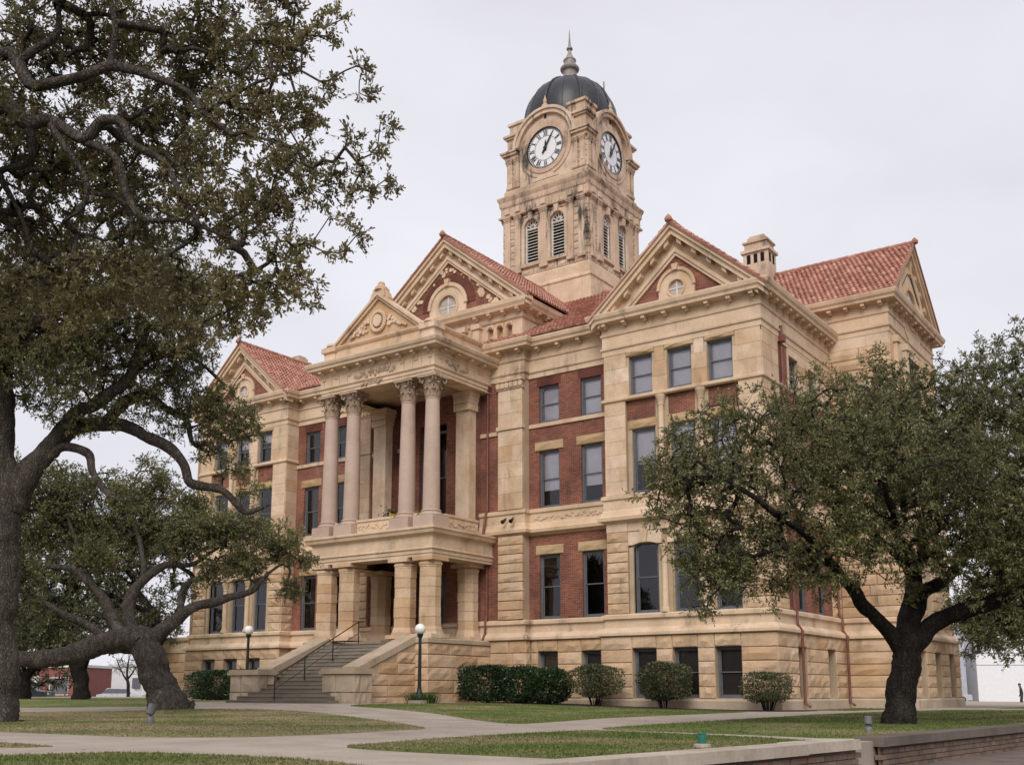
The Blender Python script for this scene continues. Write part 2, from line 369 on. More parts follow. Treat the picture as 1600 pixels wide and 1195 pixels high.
MAIN_Y, PS0, PS1, WS1, BS, BY = .8, 9.98, 17.18, 19.98, 5.42, .4       # main wall plane, pavilion edges, wing edge
WY0, WY1 = 8.05, 15.75                                # the side wing along Y
OUT = [(CX - PS1, WY0), (CX - PS1, 0), (CX - PS0, 0), (CX - PS0, MAIN_Y), (CX - BS, MAIN_Y), (CX - BS, BY), (CX + BS, BY), (CX + BS, MAIN_Y), (CX + PS0, MAIN_Y), (CX + PS0, 0), (CX + PS1, 0), (CX + PS1, WY0),
       (CX + WS1, WY0), (CX + WS1, WY1), (CX + PS1, WY1), (CX + PS1, 23.6), (CX - PS1, 23.6), (CX - PS1, WY1), (CX - WS1, WY1), (CX - WS1, WY0)]
OUTF = OUT[:12]

def panel(mb, P, u0, u1, z0, z1, ops=(), n=0.0, reveal=.32):
    us = sorted({u0, u1, *[min(max(o[i], u0), u1) for o in ops for i in (0, 1)]})
    zs = sorted({z0, z1, *[min(max(o[i], z0), z1) for o in ops for i in (2, 3)]})
    for a, b in zip(us, us[1:]):
        for c, d in zip(zs, zs[1:]):
            mu, mz = (a + b) / 2, (c + d) / 2
            if any(o[0] < mu < o[1] and o[2] < mz < o[3] for o in ops): continue
            mb.add([P(a, n, c), P(b, n, c), P(b, n, d), P(a, n, d)], [(0, 1, 2, 3)])
    for o in ops:
        a, b, c, d = max(o[0], u0), min(o[1], u1), max(o[2], z0), min(o[3], z1)
        if a >= b or c >= d: continue
        q = n - reveal
        if o[0] >= u0: mb.add([P(a, n, c), P(a, q, c), P(a, q, d), P(a, n, d)], [(0, 1, 2, 3)])
        if o[1] <= u1: mb.add([P(b, n, c), P(b, q, c), P(b, q, d), P(b, n, d)], [(0, 1, 2, 3)])
        if o[3] <= z1: mb.add([P(a, n, d), P(b, n, d), P(b, q, d), P(a, q, d)], [(0, 1, 2, 3)])
        if o[2] >= z0: mb.add([P(a, n, c), P(b, n, c), P(b, q, c), P(a, q, c)], [(0, 1, 2, 3)])

def block(mb, P, u0, u1, z0, z1, nb, nf, rock):
    g, ch = (.011, .028) if rock else (.003, .007)
    u0 += g; u1 -= g; z0 += g; z1 -= g
    if u1 - u0 < .05 or z1 - z0 < .05: return
    c = min(ch, (u1 - u0) * .2, (z1 - z0) * .2)
    v = [P(u0, nb, z0), P(u1, nb, z0), P(u1, nb, z1), P(u0, nb, z1), P(u0, nf - c, z0), P(u1, nf - c, z0), P(u1, nf - c, z1), P(u0, nf - c, z1)]
    f = [(0, 1, 5, 4), (1, 2, 6, 5), (2, 3, 7, 6), (3, 0, 4, 7)]
    if not rock:
        v += [P(u0 + c, nf, z0 + c), P(u1 - c, nf, z0 + c), P(u1 - c, nf, z1 - c), P(u0 + c, nf, z1 - c)]
        f += [(4, 5, 9, 8), (5, 6, 10, 9), (6, 7, 11, 10), (7, 4, 8, 11), (8, 9, 10, 11)]
    else:
        nu = 2 if (u1 - u0) < .5 else 4; nz = 2
        base = len(v)
        for j in range(nz + 1):
            for i in range(nu + 1):
                e = (i in (0, nu)) + (j in (0, nz))
                fu, fz = i / nu, j / nz
                uu = u0 + c + (u1 - u0 - 2 * c) * fu; zz = z0 + c + (z1 - z0 - 2 * c) * fz
                if 0 < i < nu: uu += rnd.uniform(-.06, .06) * min(1, (u1 - u0))
                if 0 < j < nz: zz += rnd.uniform(-.05, .05)
                d = nf + (rnd.uniform(-.012, .012) if e else rnd.uniform(.0, .065))
                v.append(P(uu, d, zz))
        w = nu + 1
        f += [(base + j * w + i, base + j * w + i + 1, base + (j + 1) * w + i + 1, base + (j + 1) * w + i) for j in range(nz) for i in range(nu)]
        bot = [base + i for i in range(w)]; top = [base + nz * w + i for i in range(w)]
        lef = [base + j * w for j in range(nz + 1)]; rig = [base + j * w + nu for j in range(nz + 1)]
        f += [tuple([5, 4] + bot), tuple([7, 6] + top[::-1]), tuple([4, 7] + lef[::-1]), tuple([6, 5] + rig)]
    mb.add(v, f)

BLOCKS = []                       # separate rock-faced blocks: (MB, visible size)
def courses(z0, z1, h):
    k = max(1, round((z1 - z0) / h)); return [z0 + (z1 - z0) * i / k for i in range(k + 1)]
def blockwall(P, u0, u1, zs, length, ops=(), nb=-.05, nf=.05, rock=True, joined=None, jitter=.25):
    for k in range(len(zs) - 1):
        za, zb = zs[k], zs[k + 1]
        cuts = [(max(o[0], u0), min(o[1], u1), o[2], o[3]) for o in ops if o[2] < zb - .02 and o[3] > za + .02]
        segs = [(u0, u1)]
        for a, b, c, d in cuts:
            ns = []
            for p, q in segs:
                if b <= p or a >= q: ns.append((p, q)); continue
                if a > p: ns.append((p, a))
                if b < q: ns.append((b, q))
            segs = ns
        rects = []
        for p, q in segs:
            m = max(1, round((q - p) / length)); e = [p + (q - p) * i / m for i in range(m + 1)]
            if m > 1:
                sh = (q - p) / m * (.5 if k % 2 else 0) * .8
                e = [e[0]] + [x + sh * .5 + rnd.uniform(-jitter, jitter) * .4 * (q - p) / m for x in e[1:-1]] + [e[-1]]
            rects += [(e[i], e[i + 1], za, zb) for i in range(m)]
        for a, b, c, d in cuts:
            for r in ([(a, b, za, c)] if c > za + .03 else []) + ([(a, b, d, zb)] if d < zb - .03 else []):
                if not any(o[0] < (r[0] + r[1]) / 2 < o[1] and o[2] < (r[2] + r[3]) / 2 < o[3] for o in cuts): rects.append(r)
        for r in rects:
            if joined is not None: block(joined, P, *r, nb, nf, rock)
            else:
                mb = MB(); block(mb, P, *r, nb, nf, rock)
                if mb.v: BLOCKS.append(((r[1] - r[0]) * (r[3] - r[2]), mb))

def lintel(P, a, b, c, d, nb, nf):
    mb = MB(); block(mb, P, a, b, c, d, nb, nf, True); part(mb, 'lintel', M['lintel'])
ASH = MB(); BACK = MB(); BRK = MB(); LINT = MB(); VOID = MB(); JROCK = MB()

def pane(g, P, a, b, c, d, n):      # glass facing outwards
    v = [np.array(P(a, n, c)), np.array(P(b, n, c)), np.array(P(b, n, d)), np.array(P(a, n, d))]
    out = np.array(P(a, n + 1, c)) - v[0]; fl = np.cross(v[1] - v[0], v[2] - v[0]) @ out
    g.add([tuple(p) for p in (v if fl > 0 else v[::-1])], [(0, 1, 2, 3)])
# windows: part 'window' (frame and sashes) with panes and blind as sub-parts
def window(P, u0, u1, z0, z1, n, blind=0.0, bmat='blind', two=True, name='window'):
    if 0 < blind < 1: blind = min(.95, blind * rnd.uniform(.7, 1.25))
    w = .085; mb = MB(); d = .1
    mb.fbox(P, u0, u0 + w, n - d, n, z0, z1); mb.fbox(P, u1 - w, u1, n - d, n, z0, z1)
    mb.fbox(P, u0 + w, u1 - w, n - d, n, z1 - w, z1); mb.fbox(P, u0 + w, u1 - w, n - d, n - .002, z0, z0 + w * 1.1)
    a, b, c, e = u0 + w, u1 - w, z0 + w * 1.1, z1 - w; zm = (c + e) / 2
    s = .045
    for (p, q, nn) in ((c, zm + .02, n - .075), (zm - .02, e, n - .035)):
        mb.fbox(P, a, a + s, nn - .035, nn, p, q); mb.fbox(P, b - s, b, nn - .035, nn, p, q)
        mb.fbox(P, a + s, b - s, nn - .035, nn - .001, p, p + s); mb.fbox(P, a + s, b - s, nn - .035, nn - .001, q - s, q)
    o = part(mb, name, M['frame'])
    for (p, q, nn) in ((c + s, zm + .02 - s, n - .09), (zm - .02 + s, e - s, n - .05)):
        g = MB(); pane(g, P, a + s, b - s, p, q, nn)
        sub2(g, 'pane', M['glass'], o)
    if blind > 0:
        g = MB(); g.add([P(a, n - .16, e - (e - c) * blind), P(b, n - .16, e - (e - c) * blind), P(b, n - .16, e), P(a, n - .16, e)], [(0, 1, 2, 3)])
        sub2(g, 'blind', M[bmat], o)
    return o
def sub2(mb, name, mat, parent, smooth=False):      # parent shares the house's frame (world coordinates in the mesh)
    o = mb.build(name, mat, None, smooth); o.parent = parent; return o

def arch_poly(uc, half, z0, z1, rise, seg=8):       # lintel slab with an arched underside
    pts = [(uc - half - .22, z1), (uc - half - .22, z0), (uc - half, z0)]
    for i in range(1, seg):
        t = i / seg; pts.append((uc - half + 2 * half * t, z0 + rise * 4 * t * (1 - t)))
    return pts + [(uc + half, z0), (uc + half + .22, z0), (uc + half + .22, z1)]

W0 = (.45, 2.43)
BASEC = [.42, .88, 1.37, 1.86, 2.38, 2.93]
wc = [13.58 - 1.82, 13.58, 13.58 + 1.82]
def colonette(P, u, n, z0, z1, r=.13):
    x, y, _ = P(u, n, 0)
    mb = MB(); mb.lathe(x, y, [(r * 1.5, z0), (r * 1.5, z0 + .1), (r * 1.15, z0 + .2), (r, z0 + .26), (r * .92, z1 - .45), (r * 1.15, z1 - .42), (r * 1.0, z1 - .38), (r * 1.5, z1 - .12), (r * 1.75, z1 - .06), (r * 1.75, z1)], 12)
    o = part(mb, 'colonette', M['trim']); autosmooth(o)

for m in (1, -1):
    F0 = FR(m, 0); F8 = FR(m, MAIN_Y); FB = FR(m, BY)
    # ---- base storey
    ops = [(c - .55, c + .55, *W0) for c in wc]
    panel(BACK, F0, PS0 - .2, PS1 + .2, 0, 2.93, ops, .2, .5)
    blockwall(F0, PS0 - .25, PS1 + .25, BASEC, 1.25, ops, .15, .25)
    for c in wc: window(F0, c - .55, c + .55, *W0, -.05, 1.0 if m == 1 else .5, 'blind_dark')
    ops = [(c - .52, c + .52, *W0) for c in (6.55, 8.80)]
    panel(BACK, F8, BS + .2, PS0 - .2, 0, 2.93, ops, .2, .5)
    blockwall(F8, BS + .25, PS0 - .25, BASEC, 1.25, ops, .15, .25)
    panel(BACK, FB, 0, BS + .2, 0, 2.93, (), .2); blockwall(FB, 3.7, BS + .25, BASEC, 1.1, (), .15, .25)
    CR = lambda u, n, z, m=m: (CX + m * (BS + n), u, z)
    panel(BACK, CR, BY - .2, MAIN_Y - .2, 0, 2.93, (), .2); blockwall(CR, BY - .25, MAIN_Y - .25, BASEC, 1.2, (), .15, .25, True, JROCK)
    panel(BACK, CR, BY - .02, MAIN_Y, 3.3, 15.1, (), .012)
    for c in (6.55, 8.80): window(F8, c - .52, c + .52, *W0, -.05, .6, 'blind_dark')
    BACK.fbox(F0, PS0 - .2, PS0 - .19, -MAIN_Y, .2, 0, 2.93)
    # ---- first floor, pavilion front
    z0, z1 = 3.87, 7.68
    w1 = [(c - .56, c + .56, 3.88, 6.78) for c in wc]
    for a, b in ((PS0, 11.0), (16.16, PS1)):
        BACK.fbox(F0, a + .02, b - .02, -.3, .0, z0, z1)
        blockwall(F0, a, b, courses(z0, 7.3, .43), 2, (), -.02, .06)
        block(ASH, F0, a, b, 7.3, z1, -.02, .05, False)
    panel(BACK, F0, 11.0, 16.16, z0, z1, w1, -.16, .35)
    for i, c in enumerate(wc):
        LINT_ = MB(); LINT_.prism(F0, arch_poly(c, .56, 6.72, 7.3, .1), -.3, -.02); o = part(LINT_, 'window_arch', M['ashlar'])
        k = MB(); k.prism(F0, [(c - .1, 6.8), (c + .1, 6.8), (c + .17, 7.3), (c - .17, 7.3)], -.02, .07); part(k, 'keystone', M['trim'])
        window(F0, c - .56, c + .56, 3.88, 6.84, -.26, .0 if m == 1 else 0, 'blind')
    blockwall(F0, 11.0, 16.16, [7.3, z1], .9, (), -.16, .02, False, ASH)
    for c in (13.58 - .91, 13.58 + .91):
        BACK.fbox(F0, c - .3, c + .3, -.3, -.1, z0, 6.62)
        colonette(F0, c, -.02, 3.87, 6.62)
    for c in (11.1, 16.06): BACK.fbox(F0, c - .1, c + .1, -.3, -.06, z0, 6.62)
    # ---- first floor, main wall
    w1 = [(c - .55, c + .55, 3.88, 6.75) for c in (6.55, 8.80)]
    panel(BRK, F8, BS, PS0, z0, 7.66, w1, 0, .3); panel(BRK, FB, 3.5, 4.3, z0, 7.66, (), 0)
    blockwall(FB, 4.05, BS + .02, courses(z0, z1, .43), 2, (), -.02, .17)
    for c in (6.55, 8.80):
        window(F8, c - .55, c + .55, 3.88, 6.75, -.12, 0)
        lintel(F8, c - .75, c + .75, 6.75, 7.2, -.1, .05)
    # ---- upper storeys, pavilion front
    for a, b in ((PS0, 11.0), (16.16, PS1)):
        BACK.fbox(F0, a + .02, b - .02, -.3, .0, 8.88, 12.95)
        blockwall(F0, a, b, courses(8.9, 12.95, .58), .75, (), -.02, .04, False, ASH)
    w2 = [(c - .56, c + .56, 8.93, 11.7) for c in wc]
    panel(BACK, F0, 11.0, 16.16, 8.88, 12.1, w2, -.16, .35)
    panel(BRK, F0, 11.0, 16.16, 12.1, 12.96, (), -.15)
    for c in wc:
        lintel(F0, c - .7, c + .7, 11.7, 12.1, -.3, -.1)
        window(F0, c - .56, c + .56, 8.93, 11.7, -.27, .62 if m == 1 else 0)
        window(F0, c - .56, c + .56, 13.16, 14.88, -.16, 1.0 if m == 1 else .35)
        lintel(F0, c - .68, c + .68, 14.88, 15.12, -.1, .06)
    for c in (13.58 - .91, 13.58 + .91):
        BACK.fbox(F0, c - .3, c + .3, -.3, -.12, 8.9, 12.9); colonette(F0, c, -.03, 8.9, 12.95)
    w3 = [(c - .56, c + .56, 13.16, 14.88) for c in wc]
    panel(BACK, F0, PS0 + .01, PS1 - .01, 12.95, 15.1, w3, .0, .3)
    blockwall(F0, PS0, PS1, courses(13.14, 15.08, .62), 1.0, w3 + [(c - .69, c + .69, 14.88, 15.13) for c in wc], -.02, .04, False, ASH)
    # inner return of the pavilion
    R_ = SD(-m, -PS0); RP = lambda u, n, z: (CX + m * (PS0 - n), u, z)
    BACK.fbox(RP, .0, MAIN_Y, -.2, -.03, 3.3, 15.1)
    blockwall(RP, .0, MAIN_Y + .02, courses(3.87, 7.3, .43), 2, (), -.04, .03, True, JROCK)
    blockwall(RP, .0, MAIN_Y + .02, courses(8.9, 15.08, .6), 2, (), -.04, .03, False, ASH)
    # ---- upper storeys, main wall
    w2 = [(c - .55, c + .55, 8.9, 11.55) for c in (6.55, 8.80)]; w3 = [(c - .55, c + .55, 12.87, 14.63) for c in (6.55, 8.80)]
    panel(BRK, F8, BS, PS0, 8.88, 15.08, w2 + w3, 0, .3); panel(BRK, FB, 0, 4.3, 8.88, 15.08, [(-1, .85, 8.88, 13.6)], 0, .3)
    for c in (6.55, 8.80):
        window(F8, c - .55, c + .55, 8.9, 11.55, -.12, .6 if m == 1 else 0); window(F8, c - .55, c + .55, 12.87, 14.63, -.12, 1.0 if m == 1 else 0)
        lintel(F8, c - .78, c + .78, 11.55, 11.98, -.1, .06)
        sa = MB()
        for i in range(12):
            u = c - .66 + 1.32 * i / 12; sa.fbox(F8, u + .008, u + .1, -.1, .015, 14.64, 15.02)
        part(sa, 'soldier_arch', M['brick_dark'])
    sb = MB(); sb.fbox(F8, BS + .05, PS0 - .04, -.1, .07, 12.68, 12.86); part(sb, 'sill_band', M['trim'])
    sb = MB(); sb.fbox(FB, 1.6, 4.0, -.1, .07, 12.5, 12.68); part(sb, 'sill_band', M['trim'])
    # pilaster beside the portico
    BACK.fbox(FB, 4.07, 5.4, -.1, .1, 8.88, 15.05)
    blockwall(FB, 4.05, 5.42, courses(8.9, 12.66, .7), .7, (), 0, .15, False, ASH); blockwall(FB, 4.05, 5.42, courses(12.86, 14.6, .6), .7, (), 0, .15, False, ASH)
    sb = MB(); sb.fbox(FB, 3.99, 5.48, 0, .22, 12.67, 12.85); part(sb, 'string_course', M['trim'])
    cp = MB(); cp.fbox(FB, 3.99, 5.48, 0, .2, 14.6, 14.68); cp.fbox(FB, 3.97, 5.5, 0, .3, 14.96, 15.08)
    for i in range(6):
        u = 4.11 + i * .25
        cp.prism(FB, [(u - .1, 14.68), (u + .1, 14.68), (u + .12, 14.9), (u, 14.97), (u - .12, 14.9)], .14, .26)
    part(cp, 'pilaster_capital', M['trim'])
    # near-black sheets paint the dark of unlit rooms behind the windows
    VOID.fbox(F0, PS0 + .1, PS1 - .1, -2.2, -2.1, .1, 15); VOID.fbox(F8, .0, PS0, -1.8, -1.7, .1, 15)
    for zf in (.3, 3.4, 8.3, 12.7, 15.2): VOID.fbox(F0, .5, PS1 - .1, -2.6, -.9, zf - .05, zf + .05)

# ---- right-hand side of the building (the other side stays out of sight and gets plain walls)
for m in (1, -1):
    E0 = SD(m, PS1); EW = SD(m, WS1); FW = FR(m, WY0)
    side_w0 = [(1.9, 2.85, *W0), (5.35, 6.35, *W0)]; side_w = [(2.9, 4.0), (5.2, 6.3)]
    wing_w0 = [(8.9, 9.9, *W0), (11.4, 12.4, *W0), (13.9, 14.9, *W0)]
    if m == -1:
        panel(BACK, E0, -.2, WY0, 0, 15.1, (), .02); panel(BACK, FW, PS1, WS1, 0, 16.6, (), .02); panel(BACK, EW, WY0, WY1, 0, 18, (), .02)
        continue
    panel(BACK, E0, -.2, WY0 - .2, 0, 2.93, side_w0, .2, .5); blockwall(E0, -.25, WY0 - .25, BASEC, 1.35, side_w0, .15, .25)
    panel(BACK, FW, PS1, WS1 + .2, 0, 2.93, (), .2); blockwall(FW, PS1 + .25, WS1 + .25, BASEC, 2.6, (), .15, .25)
    panel(BACK, EW, WY0 - .2, WY1 + .2, 0, 2.93, wing_w0, .2, .5); blockwall(EW, WY0 - .25, WY1 + .25, BASEC, 1.2, wing_w0, .15, .25)
    for o in side_w0: window(E0, *o, -.1, 1, 'blind_dark')
    for o in wing_w0: window(EW, *o, -.1, 1, 'blind_dark')
    # first floor and above
    ow = [(a, b, 3.88, 6.75) for a, b in side_w] + [(a, b, 8.9, 11.6) for a, b in side_w] + [(a, b, 12.9, 14.6) for a, b in side_w]
    panel(BRK, E0, 1.7, 6.9, 3.85, 7.66, ow, 0, .3); panel(BRK, E0, 1.7, 2.75, 8.88, 14.9, ow, 0, .3); panel(BRK, E0, 2.75, 6.9, 8.88, 12.9, ow, -.001, .3)
    panel(BACK, E0, 2.75, 6.9, 12.9, 15.1, ow, 0, .3)
    for o in ow: window(E0, *o, -.14, .5 if o[2] > 4 else 0)
    for a, b in ((0, 1.7), (6.9, WY0)):
        BACK.fbox(E0, a, b - .02, -.2, 0, 3.8, 7.68); BACK.fbox(E0, a, b - .02, -.2, 0, 8.88, 15.1)
        blockwall(E0, a, b, courses(3.87, 7.3, .43), 1.8, (), -.02, .06, True, JROCK)
        blockwall(E0, a, b, courses(8.9, 12.95, .58), .95, (), -.02, .04, False, ASH); blockwall(E0, a, b, courses(13.14, 15.08, .62), .95, (), -.02, .04, False, ASH)
    blockwall(E0, 2.75, 6.9, courses(13.14, 15.08, .62), 1.2, ow, -.02, .04, False, ASH)
    block(ASH, E0, 0, WY0, 14.9, 15.08, -.02, .045, False)
    panel(BACK, FW, PS1, WS1, 3.3, 16.7, (), 0)
    blockwall(FW, PS1 + .06, WS1, courses(3.87, 7.6, .46), 1.4, (), -.02, .06, True, JROCK); blockwall(FW, PS1 + .06, WS1, courses(8.9, 14.5, .62), 1.3, (), -.02, .04, False, ASH)
    blockwall(FW, -.2, 3.2, [0, .1], 1, (), 0, 0, False, MB())
    blockwall(lambda s, n, z: FW(s, n, z), PS1 - 1.6, WS1, courses(14.5, 16.05, .5), 1.4, (), -.02, .07, True, JROCK); blockwall(FW, PS1 - 1.6, WS1, courses(16.05, 16.6, .6), 1.2, (), -.02, .04, False, ASH)
    panel(BACK, FW, PS1 - 1.8, PS1, 14.5, 18, (), 0)
    wo = [(a, b, 3.88, 6.75) for a, b in ((9, 10), (11.4, 12.4), (13.8, 14.8))] + [(9.0, 9.9, 9.2, 14.6), (10.6, 13.2, 9.2, 16.2), (13.9, 14.8, 9.2, 14.6)]
    panel(BACK, EW, WY0, WY1, 3.3, 16.7, wo, 0, .35)
    blockwall(EW, WY0, WY1, courses(3.87, 7.6, .46), 1.2, wo, -.02, .06, True, JROCK); blockwall(EW, WY0, WY1, courses(8.9, 16.6, .6), 1.1, wo, -.02, .04, False, ASH)
    for o in wo: window(EW, *o, -.2, 0)
    for u in (8.75, 10.25, 13.55, 15.05):
        mb = MB(); mb.fbox(EW, u - .17, u + .17, 0, .22, 8.9, 16.2); mb.fbox(EW, u - .24, u + .24, 0, .3, 16.2, 16.5); part(mb, 'pilaster', M['trim'])
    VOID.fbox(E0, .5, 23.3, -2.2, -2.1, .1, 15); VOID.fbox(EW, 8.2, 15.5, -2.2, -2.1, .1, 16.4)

bk = lambda u, n, z: (u, 23.6 + n, z)
panel(BACK, bk, CX - PS1, CX + PS1, 0, 16.9, (), 0)
for m in (1, -1): panel(BACK, SD(m, PS1), WY1, 23.6, 0, 16.9, (), 0); panel(BACK, lambda s, n, z, m=m: (CX + m * s, WY1 + n, z), PS1, WS1, 0, 18.2, (), 0)
# ---- mouldings that run round the building
def moulding(name, poly, prof, closed=False, mat='trim'):
    mb = MB(); mb.sweep(poly, prof, closed); return part(mb, name, M[mat])
moulding('plinth', OUT, [(.2, -.6), (.34, -.6), (.34, .34), (.28, .415), (.1, .415)], True, 'coping')
moulding('water_table', OUT, [(.1, 2.93), (.25, 2.935), (.37, 2.97), (.37, 3.08), (.31, 3.17), (.17, 3.27), (.1, 3.3), (.1, 3.62), (.21, 3.66), (.21, 3.8), (.05, 3.868), (-.05, 3.868)], True)
BELT = [(-.05, 7.64), (.07, 7.68), (.11, 7.72), (.28, 7.78), (.3, 7.92), (.22, 7.99), (.14, 8.18), (.1, 8.25), (.1, 8.66), (.17, 8.7), (.17, 8.85), (.05, 8.895), (-.05, 8.895)]
moulding('belt_course', OUT, BELT, True)
# carved leaf frieze on the belt between pilaster and pavilion
for m in (1, -1):
    mb = MB(); P = FR(m, MAIN_Y)
    for i in range(46):
        u = 5.8 + 4.1 * i / 46 + rnd.uniform(-.03, .03); z = 8.45 + rnd.uniform(-.1, .1); r = rnd.uniform(.04, .09)
        mb.prism(P, [(u + r * math.cos(a), z + r * math.sin(a) * .8) for a in [k * 1.2566 + i for k in range(5)]], .09, .1 + rnd.uniform(.015, .05))
    part(mb, 'carved_frieze', M['trim'], kind='stuff')
moulding('string_course', [(CX + PS0, MAIN_Y), (CX + PS0, 0), (CX + PS1, 0), (CX + PS1, WY0)], [(-.02, 12.94), (.07, 12.96), (.12, 13.0), (.12, 13.1), (.04, 13.15), (-.02, 13.15)])
moulding('string_course', [(CX - PS1, WY0), (CX - PS1, 0), (CX - PS0, 0), (CX - PS0, MAIN_Y)], [(-.02, 12.94), (.07, 12.96), (.12, 13.0), (.12, 13.1), (.04, 13.15), (-.02, 13.15)])
ENT = [(-.05, 15.06), (.06, 15.08), (.06, 15.3), (.12, 15.34), (.13, 15.42), (.06, 15.45), (.06, 15.93), (.11, 15.96), (.13, 16.04), (.07, 16.07), (.07, 16.43), (.15, 16.46), (.48, 16.49), (.5, 16.6), (.57, 16.68), (.61, 16.82), (.61, 16.88), (.5, 16.9), (-.05, 16.92)]
moulding('entablature', OUTF, ENT)
WPOLY = [(CX + PS1 - 2.2, WY0), (CX + WS1, WY0), (CX + WS1, WY1), (CX + PS1 - 2.2, WY1)]
WENT = [(o, z + 1.5) for o, z in ENT]
moulding('entablature', WPOLY, WENT)
moulding('entablature', [(CX - PS1 + 2.2, WY1), (CX - WS1, WY1), (CX - WS1, WY0), (CX - PS1 + 2.2, WY0)], WENT)

# brackets (one mesh, many objects)
bm_ = MB()
bm_.box(-.085, .085, -.33, .02, -.1, 0); bm_.box(-.07, .07, -.2, .02, -.17, -.1); bm_.box(-.1, .1, -.36, .02, -.0, .025)
for i in range(3): bm_.box(-.1 + i * .075, -.05 + i * .075, -.016, .02, -.42, -.19)
BRK_ME = bm_.mesh('bracket', M['trim'])
def bracket(x, y, z, ang):      # ang: rotation that turns -Y to the outward normal
    o = bpy.data.objects.new('bracket', BRK_ME); COL.objects.link(o); o.location = (x, y, z); o.rotation_euler = (0, 0, ang); H(o)
def brackets_line(P, u0, u1, n, z, ang, step=.78):
    k = max(1, round((u1 - u0) / step))
    for i in range(k + 1):
        x, y, _ = P(u0 + (u1 - u0) * i / k, n, 0); bracket(x, y, z, ang)
for m in (1, -1):
    brackets_line(FR(m, 0), PS0 + .2, PS1 - .2, .08, 16.45, 0, .98)
    brackets_line(FR(m, MAIN_Y), BS + .7, PS0 - .5, .08, 16.45, 0, .98); brackets_line(FR(m, BY), 4.2, BS - .15, .08, 16.45, 0, .98)
brackets_line(SD(1, PS1), .25, WY0 - .4, .08, 16.45, math.pi / 2, .75)
brackets_line(FR(1, WY0), PS1 + .3, WS1 - .2, .08, 17.95, 0, .85)
brackets_line(SD(1, WS1), WY0 + .25, WY1 - .25, .08, 17.95, math.pi / 2, .8)

# ---- gables with raking cornice, oculus and tiled roof
TILES = MB()
def tile_slope(A, B, C_, D, tw=.23, th=.3):
    A, B, C_, D = [np.array(p, float) for p in (A, B, C_, D)]
    up = ((D + C_) - (A + B)) / 2; L = np.linalg.norm(up); rows = max(1, int(L / th))
    al = (B - A) / np.linalg.norm(B - A); nrm = np.cross(al, up / L); nrm /= np.linalg.norm(nrm)
    if nrm[2] < 0: nrm = -nrm
    TILES.add([tuple(p - nrm * .03) for p in (A, B, C_, D)], [(0, 1, 2, 3)])
    for r in range(rows):
        v0, v1 = r / rows, min(1.0, (r + 1.15) / rows)
        a0, b0 = A + (D - A) * v0, B + (C_ - B) * v0; a1, b1 = A + (D - A) * v1, B + (C_ - B) * v1
        n = max(1, int(np.linalg.norm(b0 - a0) / tw)); off = .5 if r % 2 else 0
        for i in range(-1, n):
            t0, t1 = max(0.0, (i + off) / n), min(1.0, (i + off + 1) / n)
            if t1 - t0 < .01 / n: continue
            vs_ = []
            jit = rnd.uniform(-.012, .012)
            for (a, b, h) in ((a0, b0, .055 + jit), (a1, b1, .01 + jit)):
                for q, hh in ((0, 0), (.25, .05), (.5, .07), (.75, .05), (1, 0)):
                    vs_.append(tuple(a + (b - a) * (t0 + (t1 - t0) * q) + nrm * (h + hh)))
            for q in (0, 4): vs_.append(tuple(a0 + (b0 - a0) * (t0 + (t1 - t0) * q / 4)))
            TILES.add(vs_, [(k, k + 1, k + 6, k + 5) for k in range(4)] + [(0, 1, 2, 3, 4, 11, 10)])
def rake(mb, P, uc, half, zt, pitch, d0, d1, n0, n1):
    for sgn in (1, -1):
        h = half
        pts = [(uc, zt - d0), (uc + sgn * h, zt - pitch * h - d0), (uc + sgn * h, zt - pitch * h - d1), (uc, zt - d1)]
        mb.prism(P, pts, n0, n1)
